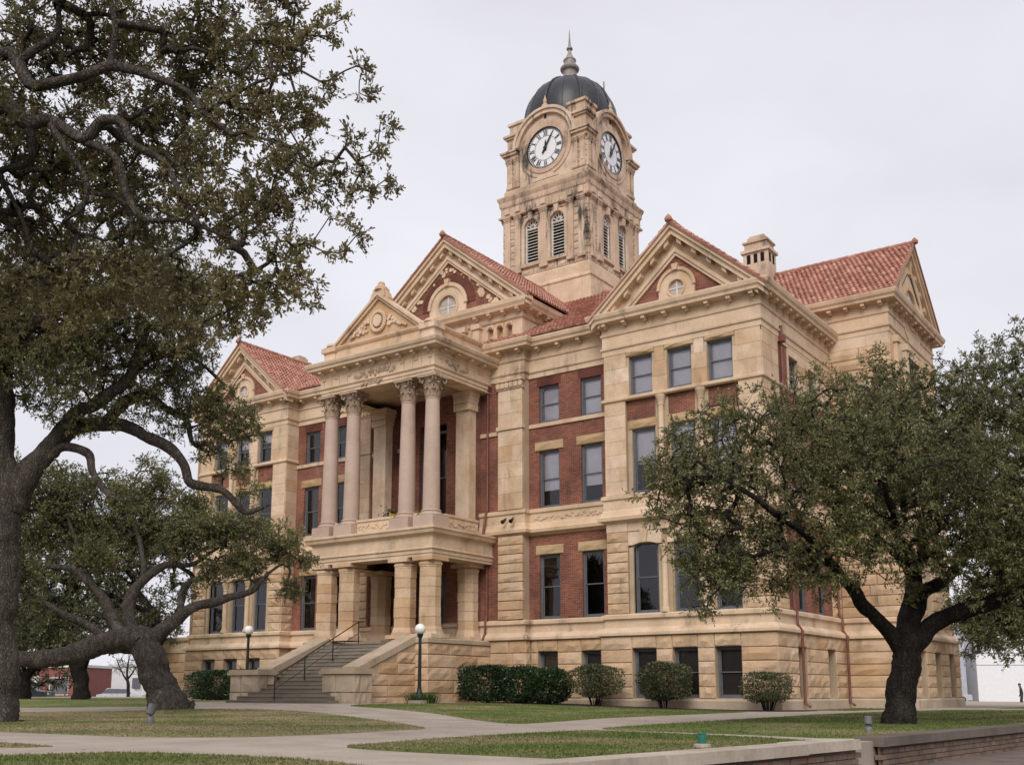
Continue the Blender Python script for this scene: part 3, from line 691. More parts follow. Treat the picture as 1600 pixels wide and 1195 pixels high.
def gable(P, ang, uc, half, zt, pitch, over, zbase, bands, oc_z, oc_r, back, rat=2.0):
    b0, b1, b2 = bands            # corona, bracket zone, inner moulding (vertical depths)
    mb = MB(); rake(mb, P, uc, half, zt, pitch, 0, b0 * .45, 0, over); rake(mb, P, uc, half - .08, zt - .02, pitch, b0 * .45 - .01, b0, 0, over - .1)
    part(mb, 'raking_cornice', M['trim'])
    mb = MB(); hin = (zt - b0 - zbase) / pitch; rake(mb, P, uc, hin, zt, pitch, b0 - .01, b1, -.2, .05)
    hin = (zt - b1 - zbase) / pitch; rake(mb, P, uc, hin, zt, pitch, b1 - .04, b1 + (b2 - b1) * .5, -.2, .16); hin = (zt - b2 - zbase) / pitch + .1
    rake(mb, P, uc, hin, zt, pitch, b1 + (b2 - b1) * .5 - .01, b2, -.2, .1); part(mb, 'rake_frieze', M['trim'])
    br = MB(); hb = (zt - b2 + .1 - zbase) / pitch
    br.prism(P, [(uc - hb, zbase), (uc + hb, zbase), (uc, zt - b2 + .1)], -.25, 0.0); part(br, 'brick_tympanum', M['brick'])
    k = int(half / .62)
    for sgn in (1, -1):
        for i in range(k):
            u = .3 + i * (half - .75) / (k - 1); z = zt - pitch * u - b0
            mb = MB(); w = .1
            mb.prism(P, [(uc + sgn * (u - w), z + pitch * w + .02), (uc + sgn * (u + w), z - pitch * w + .02), (uc + sgn * (u + w), z - pitch * w - .22), (uc + sgn * (u - w), z + pitch * w - .22)], .05, over - .2)
            part(mb, 'rake_bracket', M['trim'])
    ri, ro = oc_r, oc_r * rat
    mb = MB(); mb.ring(P, uc, oc_z, ri, ro, -.1, .1, seg=36)
    mb.fbox(P, uc - ro * .98, uc - ri, -.1, .098, zbase - .02, oc_z); mb.fbox(P, uc + ri, uc + ro * .98, -.1, .098, zbase - .02, oc_z)
    mb.ring(P, uc, oc_z, ro * .9, ro * 1.06, .08, .17, 0, math.pi, 24); mb.ring(P, uc, oc_z, ri * .98, ri * 1.2, .08, .15, seg=32)
    mb.prism(P, [(uc - .1, oc_z + ro * .9), (uc + .1, oc_z + ro * .9), (uc + .15, oc_z + ro * 1.22), (uc - .15, oc_z + ro * 1.22)], 0, .24)
    o = part(mb, 'oculus_surround', M['ashlar'])
    g = MB(); g.disc(P, uc, oc_z, ri, .015, 28); sub2(g, 'oculus_pane', M['oculus'], o)
    g = MB(); g.fbox(P, uc - .03, uc + .03, .01, .045, oc_z - ri, oc_z + ri); g.fbox(P, uc - ri, uc + ri, .01, .04, oc_z - .03, oc_z + .03); sub2(g, 'glazing_bar', M['white_paint'], o)
    # roof
    def W(u, n, z): return P(u, n, z)
    for sgn in (1, -1):
        A = W(uc + sgn * half, over + .05, zt - pitch * half + .06); B = W(uc + sgn * half, -back, zt - pitch * half + .06)
        C_ = W(uc, -back, zt + .06); D = W(uc, over + .05, zt + .06)
        tile_slope(A, B, C_, D)
    vg = MB(); rake(vg, P, uc, half + .04, zt + .1, pitch, 0, .11, over - .1, over + .07); part(vg, 'verge_tiles', M['tile'])
    rd = MB(); p0, p1 = W(uc, over + .08, zt + .12), W(uc, -back, zt + .12)
    L = math.dist(p0, p1); k = int(L / .4)
    for i in range(k):
        a = [p0[j] + (p1[j] - p0[j]) * i / k for j in range(3)]; b = [p0[j] + (p1[j] - p0[j]) * (i + 1.05) / k for j in range(3)]
        rd.tube([(*a, .15), (*b, .125)], 8)
    a = p0; rd.lathe(a[0], a[1], [(.02, a[2] - .1), (.16, a[2] - .04), (.17, a[2] + .06), (.1, a[2] + .18), (.02, a[2] + .26)], 10)
    part(rd, 'ridge_tiles', M['tile'], kind='stuff')
for m in (1, -1):
    gable(FR(m, 0), 0, 13.6, 4.05, 20.17, .875, .58, 16.9, (.42, .95, 1.27), 17.46, .36, 12.0, 2.35)
gable(SD(1, WS1), math.pi / 2, 11.9, 4.3, 21.94, .84, .42, 18.4, (.42, 1.0, 1.35), 18.75, .95, 22)
gable(SD(-1, WS1), -math.pi / 2, 11.9, 4.3, 21.94, .84, .42, 18.4, (.42, 1.0, 1.35), 18.75, .95, 15)

# ---- hipped main roof up to the tower
zr0, zr1, e0, e1 = 16.95, 22.7, 14.2, 4.0
Yf, Yd, Yb, Yt = .22, 10.4, 26.6, 16.4
tile_slope((CX - e0, Yf, zr0), (CX + e0, Yf, zr0), (CX + e1, Yd, zr1), (CX - e1, Yd, zr1))
tile_slope((CX + e0, Yf, zr0), (CX + e0, Yb, zr0), (CX + e1, Yt, zr1), (CX + e1, Yd, zr1))
tile_slope((CX - e0, Yb, zr0), (CX - e0, Yf, zr0), (CX - e1, Yd, zr1), (CX - e1, Yt, zr1), .5, .6)
for sgn in (1, -1):
    hp = MB(); hp.tube([(CX + sgn * e0, Yf, zr0 + .1, .15), (CX + sgn * e1, Yd, zr1 + .1, .15)], 8); part(hp, 'hip_tiles', M['tile'])

# ---- centre block with the large front gable
CY = 1.4; CH = 4.65
PC = FR(1, CY)
NI = [(s * sg - .17, s * sg + .17) for s in (2.75, 3.32, 3.89) for sg in (1, -1)]
nops = [(a, b, 17.45, 18.3) for a, b in NI]
CB = MB(); panel(CB, PC, -CH, CH, 16.7, 19.0, nops, 0, .3); part(CB, 'centre_wall', M['ashlar'])
for a, b in NI:
    mb = MB(); mb.prism(PC, [(a - .04, 18.45)] + [(a - .04, 18.2), (a, 18.2)] + [((a + b) / 2 - .17 * math.cos(t), 18.2 + .17 * math.sin(t)) for t in (.5, 1, 1.57, 2.14, 2.64)] + [(b, 18.2), (b + .04, 18.2), (b + .04, 18.45)], -.05, .05)
    mb.fbox(PC, a, b, -.3, -.29, 17.4, 18.4); part(mb, 'niche', M['ashlar'])
for s in (-2.0, 2.0, -1.1, 1.1):
    mb = MB(); mb.fbox(PC, s - .2, s + .2, -.05, .22, 16.8, 18.35); mb.fbox(PC, s - .27, s + .27, -.05, .3, 18.35, 18.6); part(mb, 'attic_pilaster', M['trim'])
for sg in (1, -1):
    sides = MB(); panel(sides, SD(sg, CH), CY, 10.3, 16.7, 19.2, (), 0); part(sides, 'centre_side_wall', M['ashlar'])
CPOLY = [(CX - CH, 9.5), (CX - CH, CY), (CX + CH, CY), (CX + CH, 9.5)]
moulding('centre_entablature', CPOLY, [(-.05, 18.5), (.05, 18.52), (.1, 18.58), (.05, 18.62), (.05, 18.88), (.12, 18.92), (.38, 18.98), (.42, 19.08), (.5, 19.2), (.54, 19.4), (.3, 19.52), (-.05, 19.56)])
moulding('centre_base', CPOLY, [(-.05, 17.12), (.12, 17.12), (.12, 17.3), (.04, 17.38), (-.05, 17.38)])
brackets_line(FR(1, CY), 2.0, CH - .1, .06, 18.95, 0, .9); brackets_line(FR(-1, CY), 2.0, CH - .1, .06, 18.95, 0, .9); brackets_line(SD(1, CH), CY + .2, 4.8, .06, 18.95, math.pi / 2, .8)
gable(PC, 0, .08, 5.2, 23.6, .805, .5, 19.28, (.46, .92, 1.22), 20.0, .6, 9.0)
mb = MB(); mb.ring(PC, .08, 20.0, 1.24, 1.72, -.1, .04, 0, math.pi, 40); part(mb, 'brick_arch', M['brick_dark'])
mb = MB()
for (u, z, r) in ((0.08, 22.0, .2), (-.25, 21.85, .16), (.42, 21.85, .16), (2.0, 20.75, .22), (2.3, 20.3, .25), (2.75, 19.9, .22), (3.05, 19.6, .25), (-1.85, 20.75, .22), (-2.15, 20.3, .25), (-2.6, 19.9, .22), (-2.9, 19.6, .25), (1.1, 21.45, .1), (-.95, 21.45, .1), (1.55, 21.2, .1), (-1.4, 21.2, .1)):
    for q in range(3):
        uu, zz, rr = u + rnd.uniform(-.18, .18), z + rnd.uniform(-.12, .12), r * rnd.uniform(.35, .9)
        mb.prism(PC, [(uu + rr * math.cos(a), zz + rr * math.sin(a)) for a in [k * 1.0472 + q for k in range(6)]], -.02, .03 + .02 * q)
part(mb, 'carved_scrollwork', M['trim'], kind='stuff')

part(ASH, 'ashlar_facing', M['ashlar'], kind='stuff'); part(BACK, 'stone_wall', M['mortar']); part(BRK, 'brick_wall', M['brick'])
part(VOID, 'room_dark_sheet', M['void']); part(JROCK, 'rock_faced_wall', M['rock'], kind='stuff')

# ------------------------------------------------------------------ clock tower
TX, TY, TH = CX, 13.45, 3.02
def TF(k, h):                     # the four faces of the tower
    if k == 0: return lambda u, n, z: (TX + u, TY - h - n, z)
    if k == 1: return lambda u, n, z: (TX + h + n, TY + u, z)
    if k == 2: return lambda u, n, z: (TX - u, TY + h + n, z)
    return lambda u, n, z: (TX - h - n, TY - u, z)
def tsq(h): return [(TX - h, TY - h), (TX + h, TY - h), (TX + h, TY + h), (TX - h, TY + h)]
def tmould(name, h, prof, mat='tower'):
    mb = MB(); mb.sweep(tsq(h), prof, True); return part(mb, name, M[mat])
tmould('tower_skirt', TH, [(.3, 21.5), (.3, 23.95), (.36, 24.0), (.36, 24.12), (.22, 24.2), (.1, 24.3), (.12, 24.9), (.05, 25.0), (-.3, 25.0)], 'trim')
TW = MB(); TB = MB()
lou = [(-1.42, -.42), (.42, 1.42)]
for k in range(4):
    P = TF(k, TH)
    ops = [(a + .0, b - .0, 25.75, 28.05) for a, b in lou]
    panel(TB, P, -TH, TH, 24.9, 29.0, [(a, b, 25.75, 28.55) for a, b in lou], -.06, .4)
    blockwall(P, -TH + .0, TH - .0, courses(25.02, 28.9, .42), .8, [(a - .14, b + .14, 25.6, 28.75) for a, b in lou] + [(-.33, .33, 25.5, 29), (1.72, 2.02, 25.3, 29), (-2.02, -1.72, 25.3, 29)], -.1, .02, True, TW)
    for u in (-2.62, -1.87, 0, 1.87, 2.62):
        mb = MB(); w = .2 if abs(u) > .1 else .24
        mb.fbox(P, u - w, u + w, -.05, .13, 25.5, 28.7); mb.fbox(P, u - w - .05, u + w + .05, -.05, .18, 25.3, 25.5)
        for j in range(4): mb.fbox(P, u - w - .02 - .015 * j, u + w + .02 + .015 * j, -.05, .14 + .035 * j, 28.7 + .085 * j, 28.775 + .085 * j)
        part(mb, 'tower_pilaster', M['tower'])
    for a, b in lou:
        c = (a + b) / 2; r = .5
        mb = MB(); mb.ring(P, c, 28.05, r, r + .2, -.3, .08, 0, math.pi, 20)
        mb.fbox(P, a - .2, a, -.3, .078, 25.6, 28.05); mb.fbox(P, b, b + .2, -.3, .078, 25.6, 28.05); mb.fbox(P, a - .22, b + .22, -.3, .14, 25.55, 25.75)
        mb.prism(P, [(c - .1, 28.5), (c + .1, 28.5), (c + .16, 28.95), (c - .16, 28.95)], -.1, .2)
        for sg in (1, -1): mb.prism(P, [(c + sg * r, 28.05)] + [(c + sg * r * math.cos(t), 28.05 + r * math.sin(t)) for t in (.3, .6, .9, 1.2, 1.57)] + [(c, 28.9), (c + sg * .72, 28.9), (c + sg * .72, 28.05)], -.3, -.02)
        part(mb, 'louver_surround', M['tower'])
        lw = MB(); lw.ring(P, c, 28.05, r - .08, r, -.25, -.1, 0, math.pi, 20); lw.fbox(P, a, a + .08, -.25, -.1, 25.75, 28.05); lw.fbox(P, b - .08, b, -.25, -.1, 25.75, 28.05)
        lw.fbox(P, a + .08, b - .08, -.25, -.1, 25.75, 25.83); lw.fbox(P, a + .08, b - .08, -.25, -.11, 27.95, 28.03)
        for t in (.55, 1.05, 1.57, 2.09, 2.6): lw.prism(P, [(c + .1 * math.cos(t - .6), 28.03 + .1 * math.sin(t - .6)), (c + .44 * math.cos(t - .07), 28.03 + .44 * math.sin(t - .07)), (c + .44 * math.cos(t + .07), 28.03 + .44 * math.sin(t + .07)), (c + .1 * math.cos(t + .6), 28.03 + .1 * math.sin(t + .6))], -.2, -.13)
        lo = part(lw, 'louver_window', M['white_paint'])
        vb = MB(); vb.add([P(a, -.38, 25.7), P(b, -.38, 25.7), P(b, -.38, 28.6), P(a, -.38, 28.6)], [(0, 1, 2, 3)]); sub2(vb, 'louver_dark_sheet', M['void'], lo)  # black sheet paints the shade behind the slats
        for i in range(11):
            z = 25.9 + i * .19; sl = MB()
            sl.hexa([P(a + .08, -.34, z + .1), P(b - .08, -.34, z + .1), P(b - .08, -.14, z - .03), P(a + .08, -.14, z - .03), P(a + .08, -.34, z + .13), P(b - .08, -.34, z + .13), P(b - .08, -.14, z + .0), P(a + .08, -.14, z + .0)])
            sub2(sl, 'slat', M['white_paint'], lo)
tmould('tower_cornice', TH, [(-.1, 28.98), (.2, 29.02), (.22, 29.12), (.12, 29.16), (.1, 29.2), (.1, 29.62), (.12, 29.7), (.18, 29.82), (.19, 30.05), (.24, 30.16), (.29, 30.3), (.29, 30.37), (.05, 30.44), (-.1, 30.5)])
for k in range(4):
    P = TF(k, TH); mb = MB()
    for u in (-2.62, -1.87, 0, 1.87, 2.62): mb.prism(P, [(u - .17, 29.24), (u + .17, 29.24), (u + .17, 29.58), (u, 29.62), (u - .17, 29.58)], .08, .2)
    for i in range(40):
        u = -2.9 + 5.8 * i / 39; mb.fbox(P, u - .045, u + .045, .1, .175, 29.72, 29.82)
    part(mb, 'dentils', M['tower'], kind='stuff')
part(TW, 'tower_blocks', M['tower'], kind='stuff'); part(TB, 'tower_wall', M['tower'])

# clock stage
H2 = 2.86; CZ = 32.95
core = MB(); core.sweep(tsq(H2 - .12), [(-2.5, 30.3), (0, 30.3), (0, 34.9), (-2.5, 34.9)], True); part(core, 'clock_stage_wall', M['tower'])
tmould('clock_stage_base', H2, [(-.2, 30.4), (.12, 30.42), (.12, 30.8), (.06, 30.9), (-.05, 30.95), (-.2, 30.95)])
numer = {1: 'I', 2: 'II', 3: 'III', 4: 'IIII', 5: 'V', 6: 'VI', 7: 'VII', 8: 'VIII', 9: 'IX', 10: 'X', 11: 'XI', 12: 'XII'}
for k in range(4):
    P = TF(k, H2); tw2 = MB()
    blockwall(P, -H2 + .0, H2, courses(30.95, 32.95, .36), .9, [(-1.9, 1.9, 30.9, 36)], -.2, -.06, True, tw2); part(tw2, 'tower_blocks', M['tower'], kind='stuff')
    # round-headed hood over the dial
    mb = MB(); A = math.radians(8)
    HZ = CZ + .35; mb.ring(P, 0, HZ, 1.84, 2.12, -.3, .2, 0, math.pi, 48); mb.ring(P, 0, HZ, 2.08, 2.25, -.3, .3, 0, math.pi, 48)
    part(mb, 'clock_hood', M['tower'])
    mb = MB(); mb.prism(P, [(-1.9, 30.95), (1.9, 30.95)] + [(1.9 * math.cos(t), HZ + 1.9 * math.sin(t)) for t in np.linspace(0, math.pi, 33)], -.3, -.009); part(mb, 'dial_panel', M['tower'])
    mb = MB(); mb.ring(P, 0, CZ, 1.32, 1.6, -.1, .1, seg=56); mb.ring(P, 0, CZ, 1.55, 1.85, -.1, .05, seg=56); o = part(mb, 'dial_ring', M['tower'])
    for sg in (1, -1):
        mb = MB(); mb.prism(P, [(sg * .16, CZ - 1.7), (sg * .9, CZ - 1.85), (sg * .9, CZ - 2.0), (0, CZ - 2.0), (0, CZ - 1.75)], -.1, .06); part(mb, 'dial_ornament', M['tower'])
    # corner pilasters with block and cornice above
    for sg in (1, -1):
        for u in (2.6, 2.1):
            mb = MB(); w = .17
            mb.fbox(P, sg * (u - w), sg * (u + w), -.2, .06, 30.95, 32.85); mb.fbox(P, sg * (u - w - .04), sg * (u + w + .04), -.2, .1, 31.0, 31.2)
            mb.fbox(P, sg * (u - .09), sg * (u + .09), .0, .085, 31.4, 32.4)
            for j in range(4): mb.fbox(P, sg * (u - w - .015 * j), sg * (u + w + .015 * j), -.2, .08 + .03 * j, 32.62 + .08 * j, 32.69 + .08 * j)
            part(mb, 'clock_pilaster', M['tower'])
    for sx in (1,):
        pass
for sx in (1, -1):
    for sy in (1, -1):
        corner = MB()
        def cb(a, b, c, d): corner.box(*(sorted((TX + sx * a, TX + sx * b))), *(sorted((TY + sy * a, TY + sy * b))), c, d)
        cb(1.97, H2 + .1, 32.95, 33.15); cb(1.93, H2 + .24, 33.15, 33.3); cb(1.9, H2 + .32, 33.3, 33.42)
        cb(1.5, H2 - .025, 33.42, 34.3); cb(1.94, H2 + .08, 34.3, 34.42); cb(1.88, H2 + .18, 34.42, 34.56)
        cb(1.5, H2 - .125, 34.56, 35.25); cb(1.46, H2 - .03, 35.25, 35.42)
        corner.box(*(sorted((TX + sx * 2.1, TX + sx * 2.6))), *(sorted((TY + sy * (H2 - .03), TY + sy * (H2 + .03)))), 33.6, 34.1)
        corner.box(*(sorted((TX + sx * (H2 - .03), TX + sx * (H2 + .03)))), *(sorted((TY + sy * 2.1, TY + sy * 2.6))), 33.6, 34.1)
        corner.box(*(sorted((TX + sx * 2.15, TX + sx * 2.55))), *(sorted((TY + sy * (H2 - .13), TY + sy * (H2 - .08)))), 34.72, 35.1)
        part(corner, 'tower_corner_block', M['tower'])
# clocks
for k in range(4):
    P0 = TF(k, H2); P = (lambda P0: lambda u, n, z: P0(u * .885, n, CZ + (z - CZ) * .885))(P0)
    rim = MB(); rim.ring(P, 0, CZ, 1.42, 1.5, -.05, .06, seg=64); ck = part(rim, 'clock', M['black'])
    d = MB(); d.disc(P, 0, CZ, 1.44, .0, 64); sub2(d, 'dial', M['clock_white'], ck)
    mk = MB(); mk.ring(P, 0, CZ, .86, .885, .003, .012, seg=64); mk.ring(P, 0, CZ, 1.33, 1.35, .003, .012, seg=64)
    for i in range(60):
        t = 2 * math.pi * i / 60
        mk.prism(P, [(1.3 * math.cos(t - .012), CZ + 1.3 * math.sin(t - .012)), (1.41 * math.cos(t - .012), CZ + 1.41 * math.sin(t - .012)), (1.41 * math.cos(t + .012), CZ + 1.41 * math.sin(t + .012)), (1.3 * math.cos(t + .012), CZ + 1.3 * math.sin(t + .012))], .004, .013)
    sub2(mk, 'minute_track', M['black'], ck)
    sgn = 1                       # u grows to the viewer's right on every face
    for h, txt in numer.items():
        th = math.radians(90 - 30 * h); rad = np.array([math.cos(th), math.sin(th)]); tan = np.array([math.sin(th), -math.cos(th)])
        wid = {'I': .085, 'V': .17, 'X': .17}; tot = sum(wid[c] for c in txt); x = -tot / 2; nm = MB()
        def stroke(x0, r0, x1, r1, w):
            p0 = rad * r0 + tan * x0; p1 = rad * r1 + tan * x1; q = tan * w / 2
            nm.prism(P, [tuple(p + np.array([0, CZ])) for p in (p0 - q, p0 + q, p1 + q, p1 - q)], .004, .016)
        for c in txt:
            w = wid[c]
            if c == 'I': stroke(x + w / 2, .92, x + w / 2, 1.28, .05)
            if c == 'V': stroke(x + w * .5, .92, x + .03, 1.28, .055); stroke(x + w * .5, .92, x + w - .03, 1.28, .03)
            if c == 'X': stroke(x + w - .02, .92, x + .02, 1.28, .055); stroke(x + .02, .92, x + w - .02, 1.28, .03)
            x += w
        sub2(nm, 'numeral', M['black'], ck)
    hn = MB()
    def hand(deg, l, w, tail, n):
        th = math.radians(90 - deg); r = np.array([math.cos(th), math.sin(th)]); q = np.array([math.sin(th), -math.cos(th)]); o_ = np.array([0, CZ])
        hn.prism(P, [tuple(o_ + v) for v in (-r * tail - q * w * .8, -r * tail + q * w * .8, r * l * .6 + q * w * .6, r * l, r * l * .6 - q * w * .6)], n, n + .03)
    hand(31, 1.25, .085, .42, .05); hand(3, .62, .1, .2, .02); hn.ring(P, 0, CZ, .0, .13, .02, .1, seg=20); sub2(hn, 'clock_hands', M['black'], ck)
# dome: eight bulging lobes with ribs
prof = [(2.86, 34.9), (2.92, 35.4), (2.9, 35.95), (2.8, 36.5), (2.62, 37.0), (2.36, 37.45), (2.0, 37.88), (1.55, 38.25), (1.05, 38.55), (.55, 38.74)]
seg = 64; dm = MB(); vs_ = []
for r, z in prof:
    for i in range(seg):
        a = 2 * math.pi * i / seg; lob = 1 + .035 * abs(math.sin(4 * a + math.pi / 2 * 0)) - .02
        vs_.append((TX + r * lob * math.cos(a), TY + r * lob * math.sin(a), z))
dm.add(vs_, [(j * seg + i, j * seg + (i + 1) % seg, (j + 1) * seg + (i + 1) % seg, (j + 1) * seg + i) for j in range(len(prof) - 1) for i in range(seg)])
dome = part(dm, 'dome', M['dome'], True)
for i in range(16):
    a = math.pi / 8 * i; rb = MB(); rr = .08 if i % 2 == 0 else .03; off = .02 if i % 2 == 0 else .0
    rb.tube([(TX + (r * (.985 if i % 2 == 0 else 1.015) + off) * math.cos(a), TY + (r * (.985 if i % 2 == 0 else 1.015) + off) * math.sin(a), z, rr) for r, z in prof], 6)
    sub2(rb, 'rib', M['dome'], dome, True)
fin = MB(); fin.lathe(TX, TY, [(.62, 38.6), (.6, 38.85), (.46, 39.0), (.42, 39.3), (.44, 39.42), (.58, 39.52), (.62, 39.64), (.56, 39.74), (.4, 39.78), (.38, 40.15), (.42, 40.22), (.32, 40.34), (.22, 40.5), (.12, 40.75), (.11, 40.95), (.2, 41.02), (.2, 41.1), (.1, 41.18), (.07, 41.5), (.015, 42.4)], 16)
fo = part(fin, 'finial', M['finial']); autosmooth(fo, 30)
for k in range(4):
    P = TF(k, H2 - .1); mb = MB()
    x, y, _ = P(0, .12, 0); mb.lathe(x, y, [(.22, 35.5), (.2, 35.75), (.1, 35.85), (.13, 36.0), (.05, 36.25), (.01, 36.4)], 8); part(mb, 'hood_ornament', M['tower'])
rod = MB(); rod.tube([(TX + 1.9, TY + 1.0, 37.4, .05), (TX + 1.9, TY + 1.0, 38.6, .035)], 6); rod.lathe(TX + 1.9, TY + 1.0, [(.1, 37.5), (.12, 37.6), (.04, 37.8)], 8); part(rod, 'vent_rod', M['dome'])

# ------------------------------------------------------------------ portico
PY = -3.42
def octo(cx, cy, r, seg=8): return None
COLS = (-3.12, -1.7, 1.7, 3.12)
pod = MB()
PODX, PODF = 3.68, -4.2
def PB(u0, u1, y0, y1, z0, z1, mb): mb.box(CX + u0, CX + u1, y0, y1, z0, z1)
PB(-PODX + .06, PODX - .06, PODF + .06, .5, -.3, 2.72, pod); part(pod, 'podium', M['mortar'])
PCS = [.1, .62, 1.16, 1.7, 2.24, 2.74]
blockwall(SD(1, PODX - .05), PODF, .45, PCS, 1.5, (), -.02, .05); blockwall(FR(1, PODF + .05), 2.55, PODX, PCS, 1.5, (), -.02, .05); blockwall(FR(-1, PODF + .05), 2.55, PODX, PCS, 1.5, (), -.02, .05)
moulding('podium_coping', [(CX - PODX, .5), (CX - PODX, PODF), (CX - 2.2, PODF)], [(-.6, 2.74), (.06, 2.74), (.06, 2.9), (.0, 2.95), (-.6, 2.95)], False, 'coping')
moulding('podium_coping', [(CX + 2.2, PODF), (CX + PODX, PODF), (CX + PODX, .5)], [(-.6, 2.74), (.06, 2.74), (.06, 2.9), (.0, 2.95), (-.6, 2.95)], False, 'coping')
mb = MB(); mb.box(CX - 3.55, CX + 3.55, PODF + .3, .75, 2.6, 2.76); part(mb, 'porch_floor', M['stair'])
def oct_prof(mb, cx, cy, w, z0, z1):       # square pier with chamfered corners
    c = w * .42; p = [(-w, -c), (-c, -w), (c, -w), (w, -c), (w, c), (c, w), (-c, w), (-w, c)]
    k = 8; mb.add([(cx + x, cy + y, z0) for x, y in p] + [(cx + x, cy + y, z1) for x, y in p], [tuple(range(7, -1, -1)), tuple(range(8, 16))] + [(i, (i + 1) % 8, 8 + (i + 1) % 8, 8 + i) for i in range(8)])
def pier(cx, cy, w=.46):
    mb = MB(); oct_prof(mb, cx, cy, w - .03, 3.4, 6.15); o = part(mb, 'pier', M['mortar'])
    zs = courses(3.42, 6.02, .43)
    for i in range(len(zs) - 1):
        b = MB(); dw = rnd.uniform(-.012, .015); oct_prof(b, cx + rnd.uniform(-.008, .008), cy + rnd.uniform(-.008, .008), w + dw, zs[i] + .008, zs[i + 1] - .008); sub2(b, 'stone_drum', M['rock'], o)
    b = MB(); b.box(cx - .6, cx + .6, cy - .6, cy + .6, 2.95, 3.12); oct_prof(b, cx, cy, .58, 3.12, 3.22); oct_prof(b, cx, cy, .53, 3.22, 3.34); oct_prof(b, cx, cy, .49, 3.34, 3.43); sub2(b, 'pier_base', M['ashlar'], o)
    b = MB(); oct_prof(b, cx, cy, .47, 6.02, 6.1); oct_prof(b, cx, cy, .5, 6.1, 6.2); oct_prof(b, cx, cy, .45, 6.2, 6.28); b.box(cx - .56, cx + .56, cy - .56, cy + .56, 6.28, 6.45); sub2(b, 'pier_cap', M['ashlar'], o)
for u in COLS: pier(CX + u, PY)
EN = -.15                                   # engaged piers against the wall
for u in (-2.68, 2.68): pier(CX + u, -.2)
# lower entablature and balcony
LP = [(CX - 3.62, MAIN_Y - .1), (CX - 3.62, -3.92), (CX + 3.62, -3.92), (CX + 3.62, MAIN_Y - .1)]
moulding('porch_entablature', LP, [(-1.0, 6.45), (0, 6.45), (0, 6.56), (.04, 6.58), (.04, 6.72), (.1, 6.76), (.1, 6.8), (.02, 6.84), (.02, 7.32), (.08, 7.38), (.22, 7.44), (.26, 7.56), (.32, 7.62), (.32, 7.7), (.0, 7.78), (-1.0, 7.78)])
mb = MB(); mb.box(CX - 3.5, CX + 3.5, -3.7, MAIN_Y, 7.1, 7.2); part(mb, 'porch_ceiling', M['trim']); mb = MB(); mb.box(CX - 3.5, CX + 3.5, -3.7, MAIN_Y, 7.7, 7.8); part(mb, 'balcony_floor', M['stair'])
# columns with Corinthian capitals
def column(cx, cy):
    sh = MB(); sh.lathe(cx, cy, [(.385, 8.5), (.38, 8.9), (.37, 10), (.35, 11.5), (.32, 13.0), (.31, 13.5), (.33, 13.52), (.33, 13.58)], 28); o = part(sh, 'column_shaft', M['granite']); autosmooth(o, 40)
    b = MB(); b.box(cx - .56, cx + .56, cy - .56, cy + .56, 7.76, 8.24); b.lathe(cx, cy, [(.52, 8.24), (.54, 8.3), (.5, 8.36), (.44, 8.38), (.44, 8.43), (.47, 8.46), (.44, 8.5), (.385, 8.52)], 28); o2 = sub2(b, 'column_base', M['granite'], o)
    c = MB(); c.lathe(cx, cy, [(.31, 13.56), (.36, 13.6), (.33, 13.64), (.32, 14.1), (.38, 14.35), (.46, 14.44)], 20)
    for tier, (z, r, hh, nn) in enumerate(((13.64, .33, .34, 8), (13.86, .34, .42, 8))):
        for i in range(nn):
            a = 2 * math.pi * (i + .5 * tier) / nn; t = np.array([-math.sin(a), math.cos(a)]); d = np.array([math.cos(a), math.sin(a)])
            pr = [(0, 0, .11), (.03, .45, .13), (.06, .75, .12), (.13, .95, .09), (.19, .9, .06), (.2, .78, .04)]
            vs_ = []
            for o_, h_, w_ in pr:
                for s_ in (-1, 0, 1): p = np.array([cx, cy]) + d * (r + o_ + (.02 if s_ == 0 else 0)) + t * w_ * s_; vs_.append((p[0], p[1], z + hh * h_))
            c.add(vs_, [(3 * j + q, 3 * j + q + 1, 3 * j + q + 4, 3 * j + q + 3) for j in range(5) for q in (0, 1)])
    for i in range(4):
        a = math.pi / 4 + i * math.pi / 2; d = np.array([math.cos(a), math.sin(a)]); t = np.array([-d[1], d[0]])
        p = np.array([cx, cy]) + d * .52
        for s_ in (-1, 1):
            q = p + t * .07 * s_; c.tube([(q[0] - .0 + .09 * d[0] * math.cos(w), q[1] + .09 * d[1] * math.cos(w), 14.38 + .09 * math.sin(w), .035) for w in np.linspace(0, 6.0, 9)], 5)
        c.tube([(cx + d[0] * .34, cy + d[1] * .34, 14.12, .05), (cx + d[0] * .44, cy + d[1] * .44, 14.34, .05), (p[0] + d[0] * .06, p[1] + d[1] * .06, 14.44, .06)], 6)
        a2 = i * math.pi / 2; c.lathe(cx + .43 * math.cos(a2), cy + .43 * math.sin(a2), [(.02, 14.42), (.09, 14.47), (.09, 14.55), (.02, 14.6)], 8)
    ab = []
    for i in range(4):
        a = math.pi / 4 + i * math.pi / 2; e = math.pi / 2 * i + math.pi / 2
        for da in (-.1, .1): ab.append((cx + .7 * math.cos(a + da), cy + .7 * math.sin(a + da)))
        ab.append((cx + .46 * math.cos(e), cy + .46 * math.sin(e)))
    k = len(ab); c.add([(x, y, 14.47) for x, y in ab] + [(x, y, 14.61) for x, y in ab], [tuple(range(k - 1, -1, -1)), tuple(range(k, 2 * k))] + [(i, (i + 1) % k, k + (i + 1) % k, k + i) for i in range(k)])
    co = sub2(c, 'column_capital', M['capital'], o)
for u in COLS: column(CX + u, PY)
